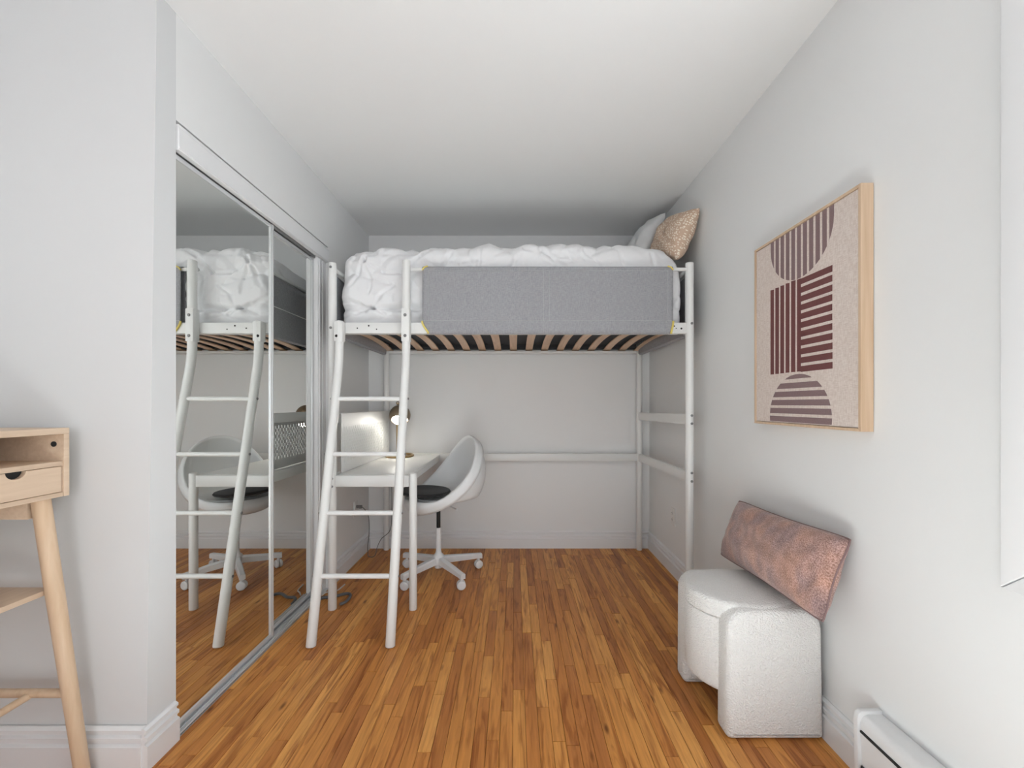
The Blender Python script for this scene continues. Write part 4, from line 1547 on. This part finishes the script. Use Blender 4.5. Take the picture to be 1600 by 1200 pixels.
# ------------------------------------------------------------------ unseen rug added to bounce the sun patch up in a neutral tone
b = new_bm(); prism(b, rrect(-1.0, 0.62, -0.75, 1.21, 0.03), 'z', 0.0015, 0.011, 0.003, 2)
M['rug'] = mat('bounce_rug_wool', (0.76, 0.755, 0.745), 0.95, bump=(180, 0.6, 0.004), var=(60, 0.05))
tag(link('bounce_rug', b, M['rug']), 'added unseen cream rug that bounces sunlight, on the floor between the window and the wooden desk', 'rug')

# ------------------------------------------------------------------ wooden desk in the near left nook
EX0, EX1 = -1.80, -1.424       # back and front
EY0, EY1 = 0.545, 1.282         # near and far end
EZ0, EZ1 = 0.893, 1.109
wd = thing('wooden_desk', 'pale wood standing desk with open cubby, drawer and splayed legs at left', 'desk', ((EX0 + EX1) / 2, (EY0 + EY1) / 2, 0))


def wpart(name, x0, x1, y0, y1, z0, z1, bev=0.0012):
    b = new_bm(); box(b, x0, x1, y0, y1, z0, z1, bev, 2)
    return link(name, b, M['desk_wood'], wd)


wpart('top_board', EX0, EX1, EY0, EY1, EZ1 - 0.019, EZ1)
far_side = wpart('side_panel', EX0, EX1, EY1 - 0.016, EY1, EZ0, EZ1 - 0.0192)
wpart('side_panel', EX0, EX1, EY0, EY0 + 0.016, EZ0, EZ1 - 0.0192)
wpart('bottom_board', EX0, EX1 - 0.002, EY0 + 0.0162, EY1 - 0.0162, EZ0, EZ0 + 0.014)
wpart('back_panel', EX0, EX0 + 0.012, EY0 + 0.0162, EY1 - 0.0162, EZ0 + 0.0142, EZ1 - 0.0192)
wpart('cubby_shelf', EX0 + 0.0122, EX1 - 0.003, EY0 + 0.0162, EY1 - 0.0162, 0.990, 1.005)
b = new_bm(); lathe(b, [(0, -0.001), (0.0085, -0.001), (0.0085, 0.002), (0, 0.002)], (-1.455, EY1 - 0.0162, 1.058), (0, -1, 0), 18)
link('cable_hole', b, M['dark_hole'], far_side)
# three drawers, each with a half moon finger cut
dy = (EY1 - EY0 - 0.034) / 3
for k in range(3):
    ya = EY0 + 0.0175 + k * dy; yb = ya + dy - 0.002
    ym = (ya + yb) / 2
    z0, z1 = EZ0 + 0.0155, 0.9885
    pts = [(ya, z0), (yb, z0), (yb, z1)]
    for q in range(13):
        a = -PI * q / 12
        pts.append((ym + 0.024 * math.cos(a), z1 + 0.021 * math.sin(a)))
    pts.append((ya, z1))
    b = new_bm(); prism(b, pts, 'x', EX1 - 0.018, EX1 - 0.004, 0.0008, 1)
    dr = link('drawer', b, M['desk_wood'], wd)
    b = new_bm(); box(b, EX0 + 0.02, EX1 - 0.0185, ya + 0.006, yb - 0.006, z0 + 0.003, z1 - 0.024)
    link('drawer_box', b, M['dark_hole'] if False else M['desk_wood'], dr)
    b = new_bm(); prism(b, [(ym + 0.026 * math.cos(-PI * q / 12), z1 - 0.0005 + 0.0225 * math.sin(-PI * q / 12)) for q in range(13)], 'x', EX1 - 0.0245, EX1 - 0.0186)
    link('finger_cut', b, M['dark_hole'], dr)
# splayed round legs
for fx, fy in ((1, 1), (1, -1), (-1, 1), (-1, -1)):
    xt = EX1 - 0.036 if fx > 0 else EX0 + 0.06
    yt = EY1 - 0.048 if fy > 0 else EY0 + 0.048
    xb = -1.350 if fx > 0 else xt - 0.03
    yb = yt + fy * 0.022
    b = new_bm()
    sweep(b, [(xt, yt, EZ0 - 0.0005), (xt + (xb - xt) * 0.35, yt + (yb - yt) * 0.35, EZ0 * 0.65), (xb, yb, 0.001)], 0.03, 24, radii=(0.0215, 0.0212, 0.018))
    link('leg', b, M['leg_wood'], wd)
wpart('apron', EX0 + 0.07, EX1 - 0.06, EY1 - 0.062, EY1 - 0.044, 0.832, EZ0 - 0.0005)
wpart('apron', EX0 + 0.07, EX1 - 0.06, EY0 + 0.044, EY0 + 0.062, 0.832, EZ0 - 0.0005)
wpart('lower_shelf', EX0 + 0.03, -1.441, EY0 + 0.03, 1.250, 0.597, 0.613)
for y in (EY1 - 0.033, EY0 + 0.033):
    b = new_bm(); sweep(b, [(-1.40, y, 0.283), (-1.76, y, 0.283)], 0.0125, 14)
    link('stretcher', b, M['leg_wood'], wd)
b = new_bm(); sweep(b, [(-1.508, EY1 - 0.04, 0.278), (-1.508, EY0 + 0.04, 0.278)], 0.011, 14)
link('stretcher', b, M['leg_wood'], wd)
